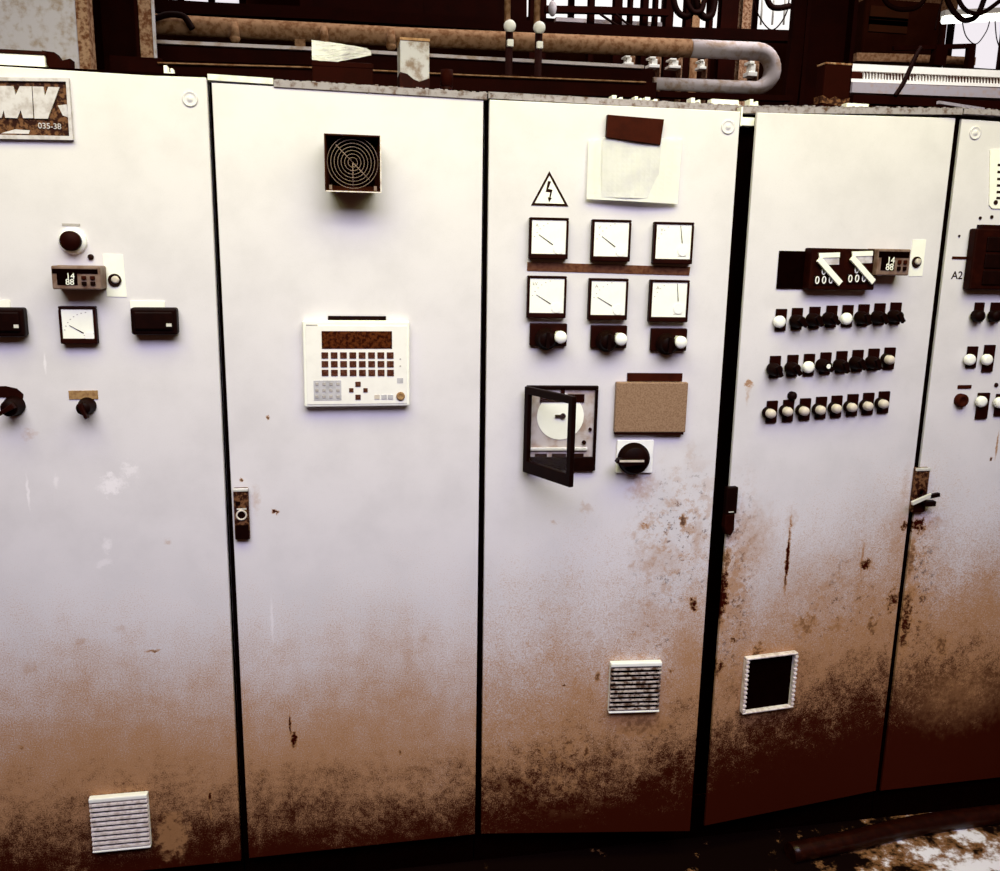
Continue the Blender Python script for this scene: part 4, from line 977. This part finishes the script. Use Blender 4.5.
# two hanging rods with white balls
for k, (u, v0, v1) in enumerate(((509.5, 26.5, 44), (539, 28, 46))):
    Y = 1.2; b_ = at(u, v0, Y); r = thing('valve_rod', ('left' if k == 0 else 'right') + ' brown rod of the pair ending in a white ball, before the thick pipe', 'rod', (b_.x, Y, b_.z))
    m = MB(); m.tube([(-.008, 0, .0), (-.012, 0, .5)], .011, 12); m.build('rod', M['pipe'], r)
    m = MB(); m.sphere((0, -.005, 0), .0215); m.build('ball', M['white'], r, label='white ball')
    m = MB(); m.tube([(0, 0, -.01), (0, 0, -b_.z)], .013, 12); m.box(-.03, .03, -.02, .02, -.24, -.16, .004); m.build('lower_rod', M['steel'], r)
    e_ = at(u, v1, Y); m = MB(); m.box(-.010, .012, -.022, .0, e_.z-b_.z-.012, e_.z-b_.z+.012, .003); m.build('white_tip', M['white'], r, label='white fitting')

# framework and cables before the bright window
Yw = 3.2
for u0, u1, mm, lb in ((613, 620.5, 'steel', 'first thin black post left in front of the bright window'), (641, 646.5, 'steel', 'second thin black post before the bright window'), (664, 671.5, 'steel', 'black post left of the cable loops'), (684, 689.5, 'steel', 'black post among the cable loops'), (690.5, 698, 'pipe', 'tan post among the cable loops'), (707.5, 711, 'steel', 'slim black post right of the cable loops'), (719, 736, 'steel', 'wide black post beside the bright slit'), (740, 749, 'steelb', 'brown post right of the bright slit'), (529, 545, 'steel', 'broad black post right of the white-balled rods'), (588, 593, 'steel', 'leftmost slim black post before the bright window'), (628, 631, 'steel', 'thin black conduit between the first two posts'), (653, 656, 'steel', 'thin black conduit left of the loop post')):
    p, q = at(u0, 20, Yw), at(u1, 20, Yw); w = q.x-p.x; r = thing('steel_post', lb, 'post', ((p.x+q.x)/2, Yw, 0), 'posts before the bright window')
    m = MB(); m.box(-w/2, w/2, -.03, -.026 + .0, 0, 4.4); m.box(-w/2, w/2, .026, .03, 0, 4.4); m.box(-w*.12, w*.12, -.026, .026, 0, 4.4); m.build('shaft', M[mm], r)
    m = MB(); m.box(-w/2-.001, w/2+.001, -.06, .06, 0, .012); m.build('foot_plate', M[mm], r)
run('cross_beam', [(545, 9.5), (600, 10.5), (668, 13)], .04, .034, 'steel', 'black cross beam with hanging cables before the bright window', 'beam', 3.1)
run('window_ledge', [(555, 20), (600, 22.5), (664, 25.5)], .05, .022, 'pipel', 'pale ledge below the black cross beam', 'ledge', 3.4)
run('duct', [(300, -2), (420, 0), (520, 4)], .3, .3, 'steel', 'dark duct above the upper beam', 'duct', 2.3)
def cable(pts, Y, r_, lb, group='cables hanging before the windows'):
    m = MB(); m.tube(smooth([at(u, v, Y+dy) for (u, v), dy in zip(pts, [0]*len(pts))]), r_, 8); return tag(m.build('hanging_cable', M['cable']), lb, 'cable', group)
cable([(672, -12), (675, 6), (680, 14), (688, 16), (693, 8), (695, -12)], 2.9, .018, 'thick black cable loop left of the loop pair')
cable([(695, -12), (698, 8), (704, 17), (711, 15), (714, 4), (716, -12)], 2.85, .02, 'thick black cable loop right of the loop pair')
cable([(684, -12), (688, 4), (694, 12), (702, 9), (706, -12)], 2.8, .015, 'thinner black cable loop crossing the loop pair')
cable([(600, 14), (612, 22), (622, 27), (640, 30)], 3.0, .007, 'thin cable slanting below the cross beam')
cable([(616, 14), (628, 24), (640, 28)], 3.0, .006, 'second thin cable slanting below the cross beam')
cable([(752, -10), (758, 14), (772, 30), (786, 14), (790, -10)], 2.9, .004, 'fine cable loop right of the brown post')
cable([(764, -10), (770, 5), (778, 8), (790, 6)], 2.8, .016, 'thick short cable crossing to the black column')
for u, lb in ((762.5, 'left'), (774, 'middle'), (785.5, 'right')):
    p = at(u, 0, 3.0); m = MB(); m.tube([(p.x, 3.0, p.z+.3), (p.x, 3.0, p.z-.13)], .006, 8); tag(m.build('pull_cord', M['white']), lb + ' of three thin white cords hanging beside the black column', 'cord', 'white cords')
for u0, v0, u1, v1, lb in ((622.5, 57, 632, 66, 'left'), (647, 58, 658, 68.5, 'second'), (667, 60, 679, 69, 'third'), (697, 61, 704.5, 70, 'fourth'), (745.5, 62.5, 755.5, 77, 'rightmost')):
    Y = 2.1; p, q = at(u0, v1, Y), at(u1, v0, Y); w, h = q.x-p.x, q.z-p.z  # white blocks stand in for bright gaps seen between the pipes
    r = thing('bright_gap_block', lb + ' white block standing for a bright gap between the thick pipe and its return bend', 'bright gap', ((p.x+q.x)/2, Y, p.z), 'white blocks for the bright gaps behind the pipes'); m = MB()
    m.box(-w/2, w/2, -.03, .03, 0, h*.3, .002); m.box(-w*.22, w*.3, -.025, .025, h*.28, h*.82, .002); m.box(-w*.45, w*.1, -.03, .03, h*.8, h, .002); m.build('body', M['white'], r)
    m = MB(); m.box(w*.5, w*.62, -.03, .03, -p.z, h*1.2); m.build('bracket', M['steelb'], r)
p = at(548, 0, 2.2); q = at(557, 17, 2.2); m = MB(); m.sphere(((p.x+q.x)/2, 2.2, (p.z+q.z)/2), (p.z-q.z)/2, (.55, .5, 1)); m.tube([((p.x+q.x)/2, 2.2, p.z-.01), ((p.x+q.x)/2, 2.2, p.z+.3)], .006, 8)
tag(m.build('insulator', M['lav']), 'pale hanging bulb right of the two white-balled rods', 'insulator')

# right side of the hall
p, q = at(862, 50, 5), at(943, 3, 5); r = thing('machine_housing', 'dark brown machine housing hanging behind the cable tray', 'machine', ((p.x+q.x)/2, 5, 0)); x = (q.x-p.x)/2
m = MB(); m.box(-x, x, 0, .6, 0, q.z, .02); m.build('body', M['wall'], r)
for v, s_ in ((14, .05), (22, .03), (27, .045)):
    zz = at(890, v, 5).z; m = MB(); m.box(-x*.9, x*.1, -.015, 0, zz-s_, zz+s_); m.build('side_slat', M['wallb'], r, label='brown slat')
p, q = at(845, 8, 6.6), at(960, -12, 6.6); m = MB(); m.box(p.x, q.x, 6.6, 6.8, p.z, q.z+.3); tag(m.build('ceiling_girder', M['pipe']), 'brown girder high at the upper right', 'girder')
p, q = at(862, 4, 6.2), at(1010, 22, 6.4)
r = thing('fluorescent_lamp', 'glowing fluorescent lamp at the upper right', 'lamp', (at(975, 19, 5.2).x, 5.2, at(975, 19, 5.2).z)); a_, b_ = local(r, at(943, 20.5, 5.2)), local(r, at(1040, 15.5, 5.2))
m = MB(); m.tube([a_, b_], .028, 16); m.build('tube', M['glow'], r, label='glowing white tube'); m = MB(); m.bar(a_+Vector((-.02, 0, .05)), b_+Vector((.02, 0, .05)), .10, .04); m.build('housing', M['white'], r)
run('brown_beam', [(853, 58), (905, 59.5), (971, 62.5)], .1, .055, 'pipe', 'dusty brown beam behind the white cable tray', 'beam', 4.2)
r = thing('guard_rail', 'black guard rail frame before the bright right window', 'rail', at(970, 70, 4.0)); L = lambda u, v: local(r, at(u, v, 4.0))
m = MB(); m.bar(L(893, 48.5), L(973, 46), .03, .03); m.build('top_bar', M['steel'], r); m = MB(); m.bar(L(971, 45), L(968.5, 72), .05, .045); m.build('post', M['steel'], r); m = MB(); m.bar(L(940, 47), L(937, 66), .09, .06); m.build('middle_post', M['steel'], r)
r = thing('cable_tray', 'white slotted cable tray on the pale beam at right', 'tray', at(925, 80, 2.4)); L = lambda u, v: local(r, at(u, v, 2.4))
m = MB(); m.bar(L(850, 67.5), L(1040, 76), .02, .034); m.build('top_rail', M['white'], r); m = MB(); m.bar(L(850, 80.5), L(1040, 87), .02, .016); m.build('bottom_rail', M['white'], r)
m = MB()
for k in range(46):
    u = 864+k*3.1; A, B = L(u, 68+(u-850)*.045), L(u, 81+(u-850)*.035)
    wd = .012 if (u < 885 or 914 < u < 946) else .005
    m.bar(A+Vector((0, .002, 0)), B+Vector((0, .002, 0)), .006, wd)
m.build('rungs', M['white'], r); m = MB(); m.bar(L(850, 74)+Vector((0, .06, 0)), L(1040, 82)+Vector((0, .06, 0)), .01, .07); m.build('cable_bed', M['brown'], r, label='dark cables inside the tray')
run('pale_beam', [(848, 88.5), (925, 91.5), (1040, 96)], .08, .05, 'galv', 'pale galvanised beam under the white cable tray', 'beam', 2.42)
run('dark_beam', [(850, 99.5), (1040, 108)], .06, .04, 'steel', 'black beam just above the right cabinets', 'beam', 2.3)
run('slanted_bar', [(938, 102.5), (983, 109.5)], .02, .012, 'lav', 'thin pale bar slanting down behind the right end cabinet', 'bar', 1.6)
cable([(921, 47), (915, 58), (904, 82), (895, 96)], 2.2, .012, 'black cable slanting across the white cable tray', 'cables before the cable tray')
for ci, (P, rr, lb) in enumerate((([(882, -12), (886, 2), (898, 9), (915, 8), (924, 0), (928, -12)], .018, 'wide black cable loop left of the glowing lamp'), ([(944, -12), (950, 6), (960, 18), (968, 20), (978, 14), (988, -12)], .02, 'deep black cable loop crossing the glowing lamp'), ([(954, -12), (962, 6), (972, 13), (984, 12), (1001, 0)], .016, 'shallower black cable loop crossing the glowing lamp'), ([(962, 20), (966, 36), (976, 44), (986, 32), (990, 20)], .004, 'fine cable loop under the glowing lamp'), ([(995, 20), (997, 40), (1003, 50), (1010, 30)], .004, 'fine cable loop at the right picture edge'), ([(945, -8), (940, 8), (935, 30)], .006, 'thin cable hanging left of the glowing lamp'))):
    cable(P, 4.4-.07*ci, rr, lb)

# low kerb strip along the foot of the right cabinets, and a scrap of wire
A, B, C_ = atz(800, 852, .03), atz(880, 832, .03), atz(1040, 808, .03)
m = MB()
for k in (0,):
    pts = smooth([atz(790, 853, .02), atz(850, 841, .02), atz(900, 829, .02), atz(960, 819, .02), atz(1060, 808, .02)], 6)
    m.tube(pts, .028, 12)
tag(m.build('floor_cable', M['hose'] if 'hose' in M else M['brown']), 'thick dark brown cable lying along the foot of the right cabinets', 'cable')
m = MB(); m.tube(smooth([atz(804, 849, .004), atz(810, 853, .012), atz(817, 857, .004)]), .003, 8); tag(m.build('wire_scrap', M['pipe']), 'short scrap of wire on the dark floor by the cable end', 'wire')

# ------------------------------------------------------------------ light
def area(name, loc, target, sx, sy, power, col):
    l = bpy.data.lights.new(name, 'AREA'); l.shape = 'RECTANGLE'; l.size = sx; l.size_y = sy; l.energy = power; l.color = col
    o = bpy.data.objects.new(name, l); COL.objects.link(o); o.location = loc
    o.rotation_euler = (Vector(target)-Vector(loc)).to_track_quat('-Z', 'Y').to_euler(); return o
area('hall_lamp_near', (.6, -.8, 2.8), (.6, .1, 1.4), 3.4, .65, 26, (.97, 1, .36)).data.spread = math.radians(130)
fl = area('hall_lamp_far', (.5, -2.6, 3.5), (.5, 0, .7), 4.0, 1.3, 50, (.84, .815, 1.05)); fl.data.spread = math.radians(95)
area('hall_lamp_back', (1.2, 1.9, 4.4), (1.2, 1.9, 0), 5.0, .4, 75, (1, .93, .88))
area('added_light_right', (2.9, 1.0, 4.6), (2.9, 2.8, 2.0), 2.0, .5, 110, (1, .97, .92))  # unseen lamp added to brighten the cable tray
w = bpy.data.worlds.new('hall_air'); SC.world = w; w.use_nodes = True
w.node_tree.nodes['Background'].inputs[0].default_value = (.34, .13, .06, 1); w.node_tree.nodes['Background'].inputs[1].default_value = .2
